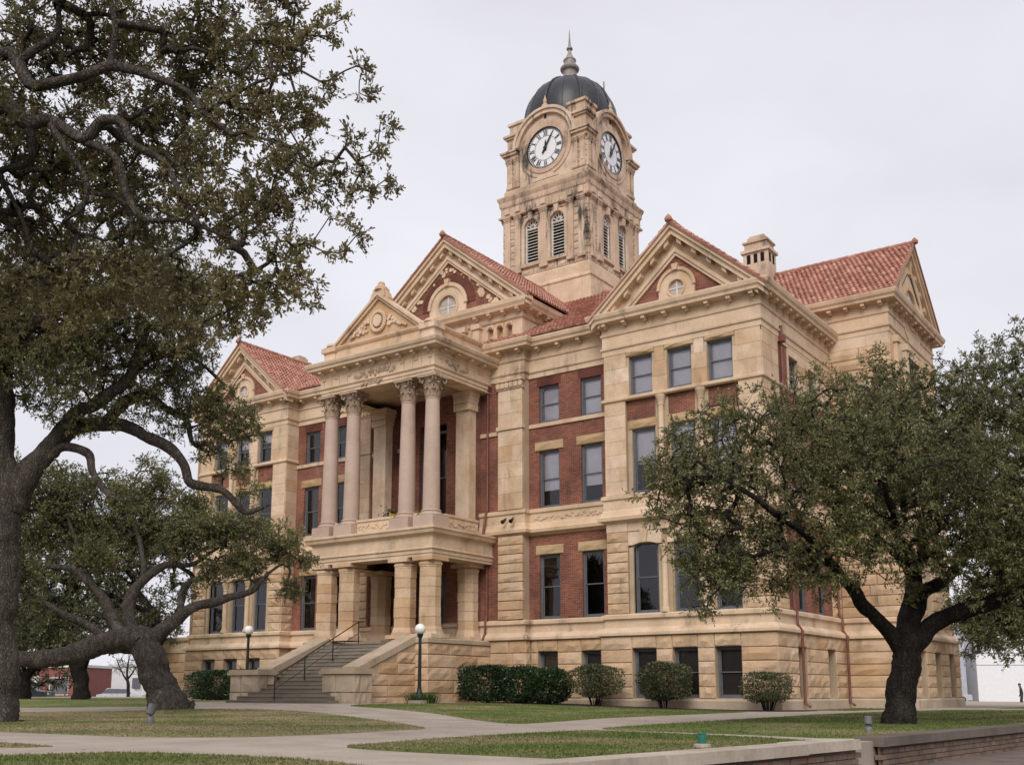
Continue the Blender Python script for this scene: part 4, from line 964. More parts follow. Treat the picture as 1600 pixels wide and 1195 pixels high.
# pedestal course with carved panels between the columns
def carve(mb, P, u0, u1, z0, z1, n, k, r=.06):
    for i in range(k):
        u = u0 + (u1 - u0) * (i + .5) / k + rnd.uniform(-.03, .03); z = (z0 + z1) / 2 + rnd.uniform(-.5, .5) * (z1 - z0) * .6; q = rnd.uniform(.6, 1.3) * r
        mb.prism(P, [(u + q * math.cos(a), z + q * math.sin(a)) for a in [w * 1.2566 + i for w in range(5)]], n - .01, n + rnd.uniform(.02, .05))
PF = FR(1, -3.62)
for a, b in ((-2.5, -2.32), (-1.12, 1.12), (2.32, 2.5)):
    mb = MB(); mb.fbox(PF, a, b, -.25, 0, 7.76, 8.32); mb.fbox(PF, a - .0, b + .0, -.3, .05, 8.32, 8.42); carve(mb, PF, a + .05, b - .05, 7.85, 8.25, 0, int((b - a) * 14) + 1); part(mb, 'balcony_panel', M['trim'])
for sg in (1, -1):
    P = SD(sg, 3.4); mb = MB(); mb.fbox(P, -2.85, -.4, -.25, 0, 7.76, 8.32); mb.fbox(P, -2.85, -.4, -.3, .05, 8.32, 8.42); carve(mb, P, -2.8, -.45, 7.85, 8.25, 0, 34); part(mb, 'balcony_panel', M['trim'])
# engaged upper pilasters
for sg in (1, -1):
    P = FR(sg, MAIN_Y); mb = MB(); c = 2.62
    bw = MB(); bw.fbox(P, c - .34, c + .34, -.05, .92, 7.8, 14.6); part(bw, 'brick_return', M['brick'])
    mb.fbox(P, c - .4, c + .4, .9, 1.4, 7.8, 13.6); mb.fbox(P, c - .46, c + .46, .84, 1.46, 7.8, 8.4); o = part(mb, 'porch_pilaster', M['ashlar'])
    cp = MB()
    for j in range(5): cp.fbox(P, c - .41 - .03 * j, c + .41 + .03 * j, .89 - .03 * j, 1.41 + .03 * j, 13.6 + .2 * j, 13.8 + .2 * j)
    for i in range(7):
        u = c - .4 + .133 * i
        for zz in (13.7, 14.05): cp.prism(P, [(u - .06, zz), (u + .06, zz), (u + .08, zz + .25), (u, zz + .33), (u - .08, zz + .25)], 1.38, 1.527)
    for i in range(4):
        yy = MAIN_Y - 1.36 + .15 * i
        Q = SD(sg, c + .4)
        for zz in (13.7, 14.05): cp.prism(Q, [(yy - .06, zz), (yy + .06, zz), (yy + .08, zz + .25), (yy, zz + .33), (yy - .08, zz + .25)], -.05, .084)
    sub2(cp, 'pilaster_capital', M['trim'], o)
# upper entablature, parapet and pediment
UP = [(CX - 3.5, MAIN_Y - .15), (CX - 3.5, -3.82), (CX + 3.5, -3.82), (CX + 3.5, MAIN_Y - .15)]
moulding('portico_entablature', UP, [(-.8, 14.61), (0, 14.61), (0, 14.74), (.04, 14.76), (.04, 14.9), (.1, 14.95), (.11, 15.0), (.03, 15.03), (.03, 15.52), (.08, 15.56), (.1, 15.6), (.06, 15.62), (.06, 15.74), (.15, 15.77), (.48, 15.8), (.5, 15.9), (.57, 15.96), (.62, 16.08), (.62, 16.14), (.0, 16.2), (-.8, 16.2)])
mb = MB(); mb.box(CX - 3.4, CX + 3.4, -3.7, MAIN_Y, 14.95, 15.05); part(mb, 'portico_ceiling', M['trim'])
mb = MB(); mb.box(CX - 3.4, CX + 3.4, -3.6, CY, 16.1, 16.25); part(mb, 'portico_roof', M['coping'])
for k, (a, b) in enumerate(((-3.3, 3.3),)):
    n_ = 9
    for i in range(n_): x, y, _ = FR(1, -3.82)(-3.3 + 6.6 * i / (n_ - 1), .06, 0); bracket(x, y, 15.77, 0)
for sg in (1, -1):
    for i in range(5): x, y, _ = SD(sg, 3.5)(-3.45 + 3.9 * i / 4, .06, 0); bracket(x, y, 15.77, sg * math.pi / 2)
tg = MB(); P = FR(1, -3.82)
for i in range(14):
    u = -3.3 + 6.6 * i / 13; tg.fbox(P, u - .012, u + .012, .025, .036, 15.05, 15.5)
carve(tg, P, -1.3, 1.2, 15.02, 15.5, .03, 26, .09); carve(tg, P, -.9, .5, 14.7, 14.95, .04, 14, .07)
tgo = part(tg, 'carved_frieze', M['capital'], kind='stuff')
tg = MB(); carve(tg, SD(1, 3.5), -3.0, -1.4, 15.05, 15.45, .03, 12, .08); part(tg, 'carved_frieze', M['capital'], kind='stuff')
PPY = -3.72; PP = FR(1, PPY)
par = MB(); par.box(CX - 3.38, CX + 3.38, PPY, PPY + .4, 16.2, 16.8); par.box(CX + 2.98, CX + 3.38, PPY + .4, CY, 16.2, 16.8); par.box(CX - 3.38, CX - 2.98, PPY + .4, CY, 16.2, 16.8); part(par, 'parapet', M['ashlar'])
moulding('parapet_coping', [(CX - 3.38, CY - .1), (CX - 3.38, PPY), (CX + 3.38, PPY), (CX + 3.38, CY - .1)], [(-.45, 16.8), (.03, 16.8), (.1, 16.86), (.14, 16.92), (.14, 16.98), (-.2, 17.03), (-.45, 17.03)])
for sg in (1, -1):
    mb = MB(); mb.box(*sorted((CX + sg * 2.72, CX + sg * 3.44)), PPY - .06, PPY + .5, 16.19, 16.78); mb.box(*sorted((CX + sg * 2.62, CX + sg * 3.54)), PPY - .17, PPY + .6, 16.78, 17.02)
    mb.box(*sorted((CX + sg * 2.75, CX + sg * 3.4)), PPY - .04, PPY + .5, 17.02, 17.12); mb.lathe(CX + sg * 3.07, PPY + .2, [(.36, 17.1), (.34, 17.2), (.2, 17.28), (.05, 17.3)], 10); part(mb, 'parapet_block', M['ashlar'])
mb = MB(); mb.prism(PP, [(-2.75, 17.0), (2.75, 17.0), (0, 18.95)], -.35, -.06); ped = part(mb, 'pediment', M['ashlar'])
mb = MB(); rake(mb, PP, 0, 2.72, 19.15, .745, 0, .14, -.5, .16); rake(mb, PP, 0, 2.72, 19.15, .745, .13, .3, -.4, .06); part(mb, 'pediment_coping', M['trim'])
mb = MB(); mb.fbox(PP, -.42, .42, -.4, .1, 18.9, 19.12); mb.fbox(PP, -.34, .34, -.36, .06, 19.12, 19.35)
x, y, _ = PP(0, -.15, 0); mb.lathe(x, y, [(.34, 19.3), (.3, 19.45), (.18, 19.55), (.16, 19.68), (.05, 19.76)], 10)
for sg in (1, -1): mb.prism(PP, [(sg * .3, 18.75), (sg * .62, 18.6), (sg * .6, 18.85), (sg * .36, 19.25)], -.3, .04)
part(mb, 'pediment_finial', M['ashlar'])
# carved wreath and foliage in the pediment
mb = MB()
for i in range(26):
    t = 2 * math.pi * i / 26; u, z = .42 * math.cos(t), 17.75 + .46 * math.sin(t)
    mb.lathe(*PP(u, .02, 0)[:2], [(.02, z - .09), (.09, z - .05), (.1, z + .03), (.02, z + .1)], 6)
mb.prism(PP, [(.26 * math.cos(t), 17.78 + .3 * math.sin(t)) for t in np.linspace(0, 2 * math.pi, 13)[:-1]], -.1, .1)
for sg in (1, -1):
    for i in range(22):
        f = i / 22; u = sg * (.62 + 1.15 * f); zt = 17.25 + (1 - f) * .75 * rnd.uniform(.2, 1); r = rnd.uniform(.06, .12) * (1.1 - .5 * f)
        mb.prism(PP, [(u + r * math.cos(a), zt + r * math.sin(a)) for a in [w * 1.0472 + i for w in range(6)]], -.08, rnd.uniform(.0, .08))
sub2(mb, 'carved_wreath', M['trim'], ped)
# doorway, tall centre window and the brick wall inside the porch
P = FR(1, BY)
pb = MB(); panel(pb, P, -3.6, 3.6, 2.7, 7.7, [(-.95, .95, 2.76, 6.3)], .02, .4); part(pb, 'porch_brick_wall', M['brick'])
mb = MB(); mb.fbox(P, -.85, .85, -.35, -.3, 2.76, 6.3); dr = part(mb, 'entrance_door', M['frame'])
for a in (-.75, .08):
    g = MB(); pane(g, P, a, a + .67, 3.6, 5.1, -.28); sub2(g, 'door_pane', M['glass'], dr)
window(P, -.85, .85, 8.6, 13.3, -.2, 0, name='balcony_window')

# ------------------------------------------------------------------ entrance stair
stair = empty('staircase', (CX, -9.2, .2)); H(stair); bpy.context.view_layer.update()
def ST(mb, name, mat):
    o = mb.build(name, mat); o.parent = stair; o.matrix_parent_inverse = stair.matrix_world.inverted(); return o
NS = 16; SY0, SY1, SZ0, SZ1 = -9.2, -4.2, .2, 2.76
for i in range(NS):
    y0 = SY0 + (SY1 - SY0) * i / NS; z0 = SZ0 + (SZ1 - SZ0) * i / NS; z1 = SZ0 + (SZ1 - SZ0) * (i + 1) / NS
    hw = (2.95, 2.65, 2.35)[i] if i < 3 else 2.14 + .1 * (i - 3) / (NS - 4)
    mb = MB(); mb.box(CX - hw, CX + hw, y0 + .015, y0 + .6, z0 - (.3 if i == 0 else .02), z1 - .03); mb.box(CX - hw, CX + hw, y0 - .015, y0 + .61, z1 - .03, z1)
    ST(mb, 'step', M['stair'])
for sg in (1, -1):
    def V_(s_, y, z): return (CX + sg * s_, y, z)
    plan = [(2.1, -7.5), (2.9, -7.5), (2.98, -4.15), (2.22, -4.15)]; tz = [1.4, 1.4, 2.8, 2.8]
    mb = MB(); mb.hexa([V_(a, b, -.2) for a, b in plan] + [V_(a, b, z) for (a, b), z in zip(plan, tz)]); ST(mb, 'cheek_wall', M['mortar'])
    pl2 = [(2.04, -7.55), (2.98, -7.55), (3.06, -4.1), (2.16, -4.1)]
    cp = MB(); cp.hexa([V_(a, b, z) for (a, b), z in zip(pl2, tz)] + [V_(a, b, z + .28) for (a, b), z in zip(pl2, tz)]); ST(cp, 'stair_coping', M['coping'])
    # outer face of the cheek wall in stone blocks
    du, dv = plan[2][0] - plan[1][0], plan[2][1] - plan[1][1]; LL = math.hypot(du, dv); du, dv = du / LL, dv / LL
    Q = lambda u, n, z, sg=sg: (CX + sg * (plan[1][0] + du * u + abs(dv) * n), plan[1][1] + dv * u - du * n, z)
    zs = [.02, .48, .94, 1.4, 1.86, 2.32, 2.78]
    for i in range(6):
        za, zb = zs[i], zs[i + 1]; u0 = 0 if zb < 1.41 else (zb - 1.4) / 1.4 * LL
        if LL - u0 > .3:
            for r0, r1 in zip(*(lambda e: (e, e[1:]))([u0 + (LL - u0) * q / max(1, round((LL - u0) / 1.4)) for q in range(max(1, round((LL - u0) / 1.4)) + 1)])):
                k = MB(); block(k, Q, r0, r1, za, zb, -.05, .05, True); ST(k, 'stone_block', M['rock'])
    # pedestal at the foot
    mb = MB(); mb.box(*sorted((CX + sg * 1.9, CX + sg * 3.56)), -8.42, -7.45, -.1, 1.42); ST(mb, 'pedestal', M['mortar'])
    for z0, z1 in ((.02, .66), (.66, 1.38)):
        for (PQ, a, b) in ((FR(sg, -8.42), 1.86, 3.6), (SD(sg, 3.56), -8.46, -7.45), (lambda u, n, z, sg=sg: (CX + sg * (1.9 - n), u, z), -8.46, -7.45)):
            mid = (a + b) / 2 + rnd.uniform(-.2, .2)
            for r0, r1 in ((a, mid), (mid, b)):
                k = MB(); block(k, PQ, r0, r1, z0, z1, -.02, .06, True); ST(k, 'stone_block', M['coping'])
    mb = MB(); mb.box(*sorted((CX + sg * 1.76, CX + sg * 3.7)), -8.56, -7.4, 1.38, 1.5); mb.box(*sorted((CX + sg * 1.81, CX + sg * 3.65)), -8.51, -7.44, 1.5, 1.6); ST(mb, 'pedestal_cap', M['coping'])
# centre handrail
rail = empty('handrail', (CX, -9, .2)); tag(rail, 'thin black iron handrail up the middle of the entrance steps', 'handrail'); bpy.context.view_layer.update()
def RL(mb, name):
    o = mb.build(name, M['black']); o.parent = rail; o.matrix_parent_inverse = rail.matrix_world.inverted()
pts = []
for i, y in enumerate((-9.0, -7.4, -5.8, -4.25)):
    zf = SZ0 + (SZ1 - SZ0) * max(0, (y - SY0)) / (SY1 - SY0) + .05
    mb = MB(); mb.tube([(CX - .25, y, zf - .1, .024), (CX - .25, y, zf + .95, .024)], 8); RL(mb, 'rail_post'); pts.append((CX - .25, y, zf + .95, .026))
pts.append((CX - .25, -3.9, pts[-1][2] + .02, .026)); mb = MB(); mb.tube(pts, 8); RL(mb, 'top_rail')
mb = MB(); mb.tube([(p[0], p[1], p[2] - .5, .014) for p in pts[:-1]], 6); RL(mb, 'lower_rail')

# ------------------------------------------------------------------ chimneys, downspouts, low side porch
def chimney(x, y, z0, z1, w):
    mb = MB(); mb.box(x - w, x + w, y - w * .8, y + w * .8, z0, z1 - 1.0); mb.box(x - w * 1.15, x + w * 1.15, y - w * .95, y + w * .95, z1 - 1.0, z1 - .85)
    mb.box(x - w * .9, x + w * .9, y - w * .72, y + w * .72, z1 - .85, z1 - .45); mb.box(x - w * 1.02, x + w * 1.02, y - w * .84, y + w * .84, z1 - .45, z1 - .35)
    mb.box(x - w * .72, x + w * .72, y - w * .58, y + w * .58, z1 - .35, z1 - .12); mb.box(x - w * .58, x + w * .58, y - w * .45, y + w * .45, z1 - .12, z1); o = part(mb, 'chimney', M['tower'])
    g = MB()
    for i in range(3): g.box(x - w * .7 + i * w * .55, x - w * .7 + i * w * .55 + w * .3, y - w * .81, y - w * .7, z1 - 1.6, z1 - 1.1)
    for i in range(2): g.box(x + w * .9, x + w * 1.01, y - w * .6 + i * w * .7, y - w * .25 + i * w * .7, z1 - 1.6, z1 - 1.1)
    sub2(g, 'flue_dark_patch', M['void'], o)  # near-black plates on the faces paint the shade of flue holes
chimney(-4.4, 11.5, 20.0, 24.2, .68); chimney(-31.5, 4.6, 18.0, 20.9, .62); chimney(-9.0, 14.5, 20.0, 25.0, .6)
def spout(P, u, n, z1, zs):
    mb = MB(); pts = []
    for z, dn in zs: x, y, _ = P(u, n + dn, 0); pts.append((x, y, z, .058))
    mb.tube(pts, 8); x, y, _ = P(u, n + .02, 0); mb.box(x - .14, x + .14, y - .14, y + .14, z1 - .3, z1 - .05); mb.tube([(x, y, z1 - .05, .07), (x, y, z1 + .4, .07)], 8); o = part(mb, 'downspout', M['copper']); autosmooth(o, 40)
ZS = [(14.7, 0), (9.0, 0), (8.8, .12), (8.0, .3), (7.6, .3), (7.4, .02), (4.0, .02), (3.8, .14), (3.3, .14), (3.0, .34), (2.7, .3), (.25, .3), (.12, .5)]
spout(FR(1, BY), 3.42, .1, 15.0, ZS); spout(FR(-1, BY), 3.42, .1, 15.0, ZS)
spout(SD(1, PS1), 1.95, .1, 15.2, ZS); spout(SD(1, PS1), 7.4, .1, 8.0, ZS[5:])
mb = MB(); mb.box(-41.5, -34.7, 2.6, 7.5, -.3, 3.5); part(mb, 'side_porch', M['mortar'])
SP = [(-41.5, 7.5), (-41.5, 2.6), (-34.6, 2.6)]
sp_f = lambda u, n, z: (u, 2.6 - n, z)
blockwall(sp_f, -41.5, -34.7, courses(.1, 3.0, .55), 1.5, (), -.02, .05)
moulding('side_porch_cornice', SP, [(-.3, 3.0), (.1, 3.02), (.1, 3.2), (.05, 3.25), (.05, 3.6), (.2, 3.75), (.25, 3.9), (-.3, 4.0)])
# the largest separate stone blocks as parts, the rest joined
BLOCKS.sort(key=lambda b: -b[0])
for a, mb in BLOCKS[:300]: part(mb, 'stone_block', M['rock'])
if len(BLOCKS) > 300:
    J = MB()
    for a, mb in BLOCKS[300:]: J.add(mb.v, mb.f)
    part(J, 'small_stone_blocks', M['rock'], kind='stuff')
part(TILES, 'roof_tiles', M['tile'], kind='stuff')
# floodlights over the belt course
fl = empty('wall_floodlight', (-12.4, -.1, 8.0)); tag(fl, 'pair of small dark floodlights on the stone belt course beside the portico', 'floodlight'); bpy.context.view_layer.update()
for dx in (-.2, .22):
    mb = MB(); mb.tube([(-12.4 + dx, .22, 8.5, .02), (-12.4 + dx, .05, 8.45, .02)], 6); mb.tube([(-12.4 + dx, .12, 8.42, .05), (-12.4 + dx * 1.1, -.1, 8.28, .1)], 10); o = mb.build('lamp_head', M['black']); o.parent = fl; o.matrix_parent_inverse = fl.matrix_world.inverted()
# yellow bench with a plant on the balcony
be = empty('balcony_bench', (-16.6, -2.2, 7.8)); tag(be, 'yellow slatted bench with a potted plant on the portico balcony', 'bench'); bpy.context.view_layer.update()
for i in range(4):
    mb = MB(); z = 8.35 + i * .13; mb.box(-17.5, -15.9, -2.1 + .02 * i, -2.06 + .02 * i, z, z + .09); o = mb.build('slat', M['yellow']); o.parent = be; o.matrix_parent_inverse = be.matrix_world.inverted()
for x in (-17.4, -16.0):
    mb = MB(); mb.box(x - .03, x + .03, -2.4, -2.04, 7.8, 8.85); o = mb.build('leg', M['yellow']); o.parent = be; o.matrix_parent_inverse = be.matrix_world.inverted()

# ------------------------------------------------------------------ ground
from mathutils import Vector
from mathutils.geometry import delaunay_2d_cdt
def dens(poly, step):
    out = []
    for i, a in enumerate(poly):
        b = poly[(i + 1) % len(poly)]; k = max(1, int(math.dist(a, b) / step))
        out += [(a[0] + (b[0] - a[0]) * j / k, a[1] + (b[1] - a[1]) * j / k) for j in range(k)]
    return out
def inside(poly, x, y):
    c = False; j = len(poly) - 1
    for i in range(len(poly)):
        xi, yi = poly[i]; xj, yj = poly[j]
        if (yi > y) != (yj > y) and x < (xj - xi) * (y - yi) / (yj - yi) + xi: c = not c
        j = i
    return c
def smooth_poly(poly, it=2):
    for _ in range(it):
        out = []
        for i, a in enumerate(poly):
            b = poly[(i + 1) % len(poly)]
            out += [(a[0] * .8 + b[0] * .2, a[1] * .8 + b[1] * .2), (a[0] * .2 + b[0] * .8, a[1] * .2 + b[1] * .8)]
        poly = out
    return poly
def sheet(name, poly, dz, mat, step=.7, skirt=.12, zf=zg):
    b = dens(poly, step); pts = [Vector(p) for p in b]; n = len(pts)
    xs = [p[0] for p in b]; ys = [p[1] for p in b]; gs = max(step, math.sqrt((max(xs) - min(xs)) * (max(ys) - min(ys)) / 6000))
    x = min(xs) + gs / 2
    while x < max(xs):
        y = min(ys) + gs / 2
        while y < max(ys):
            if inside(b, x, y): pts.append(Vector((x, y)))
            y += gs
        x += gs
    v, e, f, *_ = delaunay_2d_cdt(pts, [(i, (i + 1) % n) for i in range(n)], [], 1, 1e-5)
    V = [(p.x, p.y, zf(p.x, p.y) + dz) for p in v]; Fc = [tuple(q) for q in f]
    k = len(V); m_ = len(b)
    V += [(p[0], p[1], zf(*p) + dz) for p in b] + [(p[0], p[1], zf(*p) + dz - skirt) for p in b]
    Fc += [(k + i, k + (i + 1) % m_, k + m_ + (i + 1) % m_, k + m_ + i) for i in range(m_)]
    me = bpy.data.meshes.new(name); me.from_pydata(V, [], Fc); me.materials.append(mat); me.update()
    return tag(link(name, me), kind='structure')
gb = MB(); gb.add([(-700, -500, -.4), (700, -500, -.4), (700, 900, -.4), (-700, 900, -.4)], [(0, 1, 2, 3)]); tag(gb.build('street', M['street']), kind='structure')
sheet('walkway', [(-72, -52), (9.4, -33.2), (9.62, -29.4), (9.95, -27.5), (10.1, -25.5), (10.3, -23.6), (10.5, -20), (10.95, -15), (11.3, -8), (11.5, 0), (12, 44), (-72, 44)], 0, M['concrete'], 1.2, .5)
LAWNS = {
 'L1': ([(-18.16, -19.35), (-16.41, -18.0), (-14.9, -16.6), (-13.9, -15.3), (-12.3, -14.85), (-10.54, -14.89), (-8.22, -15.49), (-3.23, -18.39), (-.01, -20.89), (1.9, -22.5), (2.0, -23.66), (2.25, -25.5), (1.95, -27.2), (.62, -28.1), (-1.32, -28.1), (-3.29, -28.11), (-9, -28.6), (-20, -29), (-30, -26)], 'grass_dry', 330, 1),
 'L0': ([(-9, -31.2), (-3, -30.6), (.61, -30.27), (2.2, -30.45), (2.05, -30.9), (-3, -32.6), (-9, -33)], 'grass_dry', 900, 0),
 'L2': ([(3.0, -33.0), (3.5, -31.9), (3.83, -31.31), (4.2, -30.65), (5.41, -30.45), (6.07, -30.4), (6.77, -30.4), (7.8, -30.7), (8.8, -31.2), (9.0, -32.8)], 'grass_mid', 1500, 1),
 'L3': ([(-10.93, -11.37), (-9.01, -11.77), (-4.92, -13.77), (.32, -18.33), (1.6, -19.2), (1.5, -18), (.5, -13.91), (.36, -9.31), (.35, -4.57), (.1, -2.5), (-11.6, -2.5), (-12.2, -4.5), (-12.3, -8.6), (-11.7, -10.6)], 'grass', 260, 1),
 'L4': ([(4.55, -21.02), (4.23, -18.44), (4.1, -15.04), (3.9, -10.6), (3.6, -4.8), (4.27, 1.88), (5.33, 5.08), (7.33, 6.5), (11.2, 8), (11.15, 0), (10.95, -8), (10.6, -15), (10.2, -20), (10.0, -21.77), (9.6, -22.3), (8.41, -21.84), (7.11, -21.46)], 'grass', 330, 1),
 'L5': ([(5.2, -28.43), (4.88, -26.54), (4.69, -24.77), (4.75, -21.8), (5.1, -21.6), (6.08, -21.83), (7.46, -22.21), (8.77, -22.73), (9.85, -23.4), (9.75, -24.61), (9.62, -26.12), (9.5, -27.7), (9.3, -28.8), (8.26, -28.75), (6.79, -28.76)], 'grass_mid', 1000, 1),
 'L6': ([(-70, -30), (-23.2, -16.3), (-20.7, -15.1), (-17.8, -14.0), (-17.4, -12.6), (-20.4, -10.9), (-23, -9.6), (-24, -3), (-34.8, -1), (-36, 2.4), (-42, 2.4), (-42, 12), (-70, 12)], 'grass', 25, 1),
 'L7': ([(.75, .8), (2.5, 1.6), (2.8, 6.8), (.7, 7.3)], 'grass', 250, 0),
 'L8': ([(5.6, 10), (11.2, 11.5), (11.6, 42), (6.4, 42)], 'grass', 60, 0)}
rs = np.random.RandomState(3)
blade_v = []
for k, (poly, mat, den, sm) in LAWNS.items():
    if sm: poly = smooth_poly(poly, 2)
    sheet('lawn', poly, .008, M[mat], .6, .05)
    xs = [p[0] for p in poly]; ys = [p[1] for p in poly]
    x0, x1, y0, y1 = max(min(xs), -32), max(xs), min(ys), min(max(ys), 14)
    n = int((x1 - x0) * (y1 - y0) * den)
    P_ = rs.rand(n, 2) * (x1 - x0, y1 - y0) + (x0, y0)
    # vectorised point in polygon
    ins = np.zeros(n, bool); pp = np.array(poly); j = len(pp) - 1
    for i in range(len(pp)):
        xi, yi = pp[i]; xj, yj = pp[j]
        cnd = ((yi > P_[:, 1]) != (yj > P_[:, 1])) & (P_[:, 0] < (xj - xi) * (P_[:, 1] - yi) / (yj - yi + 1e-12) + xi); ins ^= cnd; j = i
    P_ = P_[ins]; n = len(P_)
    Sv = lambda a, b, x: (lambda t: t * t * (3 - 2 * t))(np.clip((x - a) / (b - a), 0, 1))
    z = .25 * Sv(0, 14, -P_[:, 0]) * Sv(-22, -9, P_[:, 1]) + .004
    a = rs.rand(n) * 6.283; w = .006 + .006 * rs.rand(n); h = .014 + .03 * rs.rand(n) ** 1.5; ln = (rs.rand(n, 2) - .5) * .06
    if len(poly) and mat != 'grass': h *= .8
    tri = np.zeros((n, 3, 3)); tri[:, 0] = np.c_[P_[:, 0] - np.cos(a) * w, P_[:, 1] - np.sin(a) * w, z]; tri[:, 1] = np.c_[P_[:, 0] + np.cos(a) * w, P_[:, 1] + np.sin(a) * w, z]; tri[:, 2] = np.c_[P_[:, 0] + ln[:, 0], P_[:, 1] + ln[:, 1], z + h]
    blade_v.append((mat, tri))
def mesh_np(name, verts, k, mat, smooth=False):      # verts (N,k,3): N faces of k corners
    n = len(verts); me = bpy.data.meshes.new(name); me.vertices.add(n * k); me.vertices.foreach_set('co', verts.reshape(-1).astype(np.float32))
    me.loops.add(n * k); me.loops.foreach_set('vertex_index', np.arange(n * k, dtype=np.int32)); me.polygons.add(n)
    me.polygons.foreach_set('loop_start', np.arange(0, n * k, k, dtype=np.int32)); me.polygons.foreach_set('loop_total', np.full(n, k, np.int32))
    me.materials.append(mat); me.update(calc_edges=True); me.validate(); return me
for mat in ('grass', 'grass_dry', 'grass_mid'):
    tr = np.concatenate([t for m_, t in blade_v if m_ == mat])
    tag(link('grass_blades', mesh_np('grass_blades', tr, 3, M[mat])), {'grass': 'short green grass blades on the lawns by the building', 'grass_dry': 'dry tan grass blades on the oak-shaded lawn', 'grass_mid': 'patchy green and tan grass blades beside the low wall'}[mat], 'grass', kind='stuff')
# bed of mulch along the wall
sheet('mulch_bed', smooth_poly([(-12.3, -2.6), (.2, -2.45), (1.4, -1.6), (1.5, .6), (.4, .9), (.3, -.2), (-12.4, .2)], 1), .02, M['mulch'], .5, .05)
# fallen leaves on lawns and walk
n = 5000; lx = rs.rand(n) * 26 - 15; ly = rs.rand(n) * 18 - 31; keep = np.array([inside(LAWNS['L1'][0], x, y) or inside(LAWNS['L5'][0], x, y) and rnd.random() < .5 or rnd.random() < .015 for x, y in zip(lx, ly)]) & (lx < 9.4) & ((lx - 15.07) ** 2 + (ly + 38.35) ** 2 > 60)
lx, ly = lx[keep], ly[keep]; n = len(lx); a = rs.rand(n) * 6.28; l = .018 + .02 * rs.rand(n)
lv = np.zeros((n, 4, 3)); zz = np.array([zg(x, y) for x, y in zip(lx, ly)]) + .02
for q, (u, v) in enumerate(((1, 0), (0, .45), (-1, 0), (0, -.45))): lv[:, q] = np.c_[lx + l * (u * np.cos(a) - v * np.sin(a)), ly + l * (u * np.sin(a) + v * np.cos(a)), zz + .012 * rs.rand(n)]
lo = link('leaf_litter', mesh_np('leaf_litter', lv, 4, leaf_mat('fallen_leaf', [(.12, .08, .045), (.2, .14, .08), (.09, .06, .035)]))); tag(lo, 'scattered brown fallen leaves on the lawn and walk', 'leaves', kind='stuff')

# ------------------------------------------------------------------ low retaining wall
wall = empty('retaining_wall', (10.3, -22, -.4)); tag(wall, 'low curved brick retaining wall with concrete coping along the lawn edge', 'wall'); bpy.context.view_layer.update()
def WL(o): o.parent = wall; o.matrix_parent_inverse = wall.matrix_world.inverted(); return o
def along(pts, step):
    out = []; carry = 0
    P_ = [np.array(p, float) for p in pts]; L = [np.linalg.norm(b - a) for a, b in zip(P_, P_[1:])]; T = sum(L); n_ = int(T / step)
    for i in range(n_ + 1):
        d = T * i / n_; k = 0
        while k < len(L) - 1 and d > L[k]: d -= L[k]; k += 1
        out.append(P_[k] + (P_[k + 1] - P_[k]) * min(1, d / L[k]))
    return out
def cat2(pts, k=8):
    out = []; n_ = len(pts)
    for i in range(n_ - 1):
        p0, p1, p2, p3 = [np.array(pts[min(max(j, 0), n_ - 1)], float) for j in (i - 1, i, i + 1, i + 2)]
        for j in range(k):
            t = j / k; out.append(.5 * ((2 * p1) + (-p0 + p2) * t + (2 * p0 - 5 * p1 + 4 * p2 - p3) * t * t + (-p0 + 3 * p1 - 3 * p2 + p3) * t ** 3))
    return out + [np.array(pts[-1], float)]
seg1 = cat2([(9.5, -31.5), (9.78, -29.2), (10.0, -27.5), (10.22, -25.6), (10.42, -23.75)]); seg2 = cat2([(10.42, -22.75), (10.62, -20), (11.0, -15), (11.35, -8), (11.6, 0), (11.9, 14), (12.1, 40)])
brc = 0; stuff_b = MB()
for si, (sg_, capm, step, z0) in enumerate(((seg1, 'wallcap', 1.5, .06), (seg2, 'wallcap_dark', 1.9, .05))):
    pts = along(sg_, step)
    for a, b in zip(pts, pts[1:]):
        d = (b - a) / np.linalg.norm(b - a); nr = np.array([d[1], -d[0]]); mb = MB()
        e = .006; a_, b_ = a + d * e, b - d * e; i_, o_ = -.36, .09; zt = z0 + rnd.uniform(-.008, .008)
        q = [a_ + nr * i_, b_ + nr * i_, b_ + nr * o_, a_ + nr * o_]
        mb.hexa([(*p, zt - .13) for p in q] + [(*(p + (np.mean(q, 0) - p) * .02), zt) for p in q]); WL(mb.build('coping_stone', M[capm]))
    mb = MB(); pl = along(sg_, .5)
    for a, b in zip(pl, pl[1:]): mb.add([(*a, -.6), (*b, -.6), (*b, z0 - .1), (*a, z0 - .1)], [(0, 1, 2, 3)])
    WL(mb.build('wall_core', M['oldbrick']))
    bp = along(sg_, .225)
    for c in range(6):
        zb = -.42 + c * .08
        if zb + .075 > z0 - .13: break
        for i, (a, b) in enumerate(zip(bp, bp[1:])):
            d = b - a; L = np.linalg.norm(d); d = d / L; nr = np.array([d[1], -d[0]]); sh = d * (.11 if c % 2 else 0)
            a_, b_ = a + sh + d * .006, b + sh - d * .006; pr = .03 + rnd.uniform(-.006, .008); mb = MB()
            mb.hexa([(*(a_ - nr * .05), zb), (*(b_ - nr * .05), zb), (*(b_ + nr * pr), zb), (*(a_ + nr * pr), zb), (*(a_ - nr * .05), zb + .068), (*(b_ - nr * .05), zb + .068), (*(b_ + nr * pr), zb + .068), (*(a_ + nr * pr), zb + .068)])
            y = a[1]
            if brc < 300 and c >= 1 and ((si == 0 and y > -27.3) or (si == 1 and y < -13.5)): WL(mb.build('brick', M['oldbrick'])); brc += 1
            else: stuff_b.add(mb.v, mb.f)
WL(tag(stuff_b.build('brick_courses', M['oldbrick']), kind='stuff'))

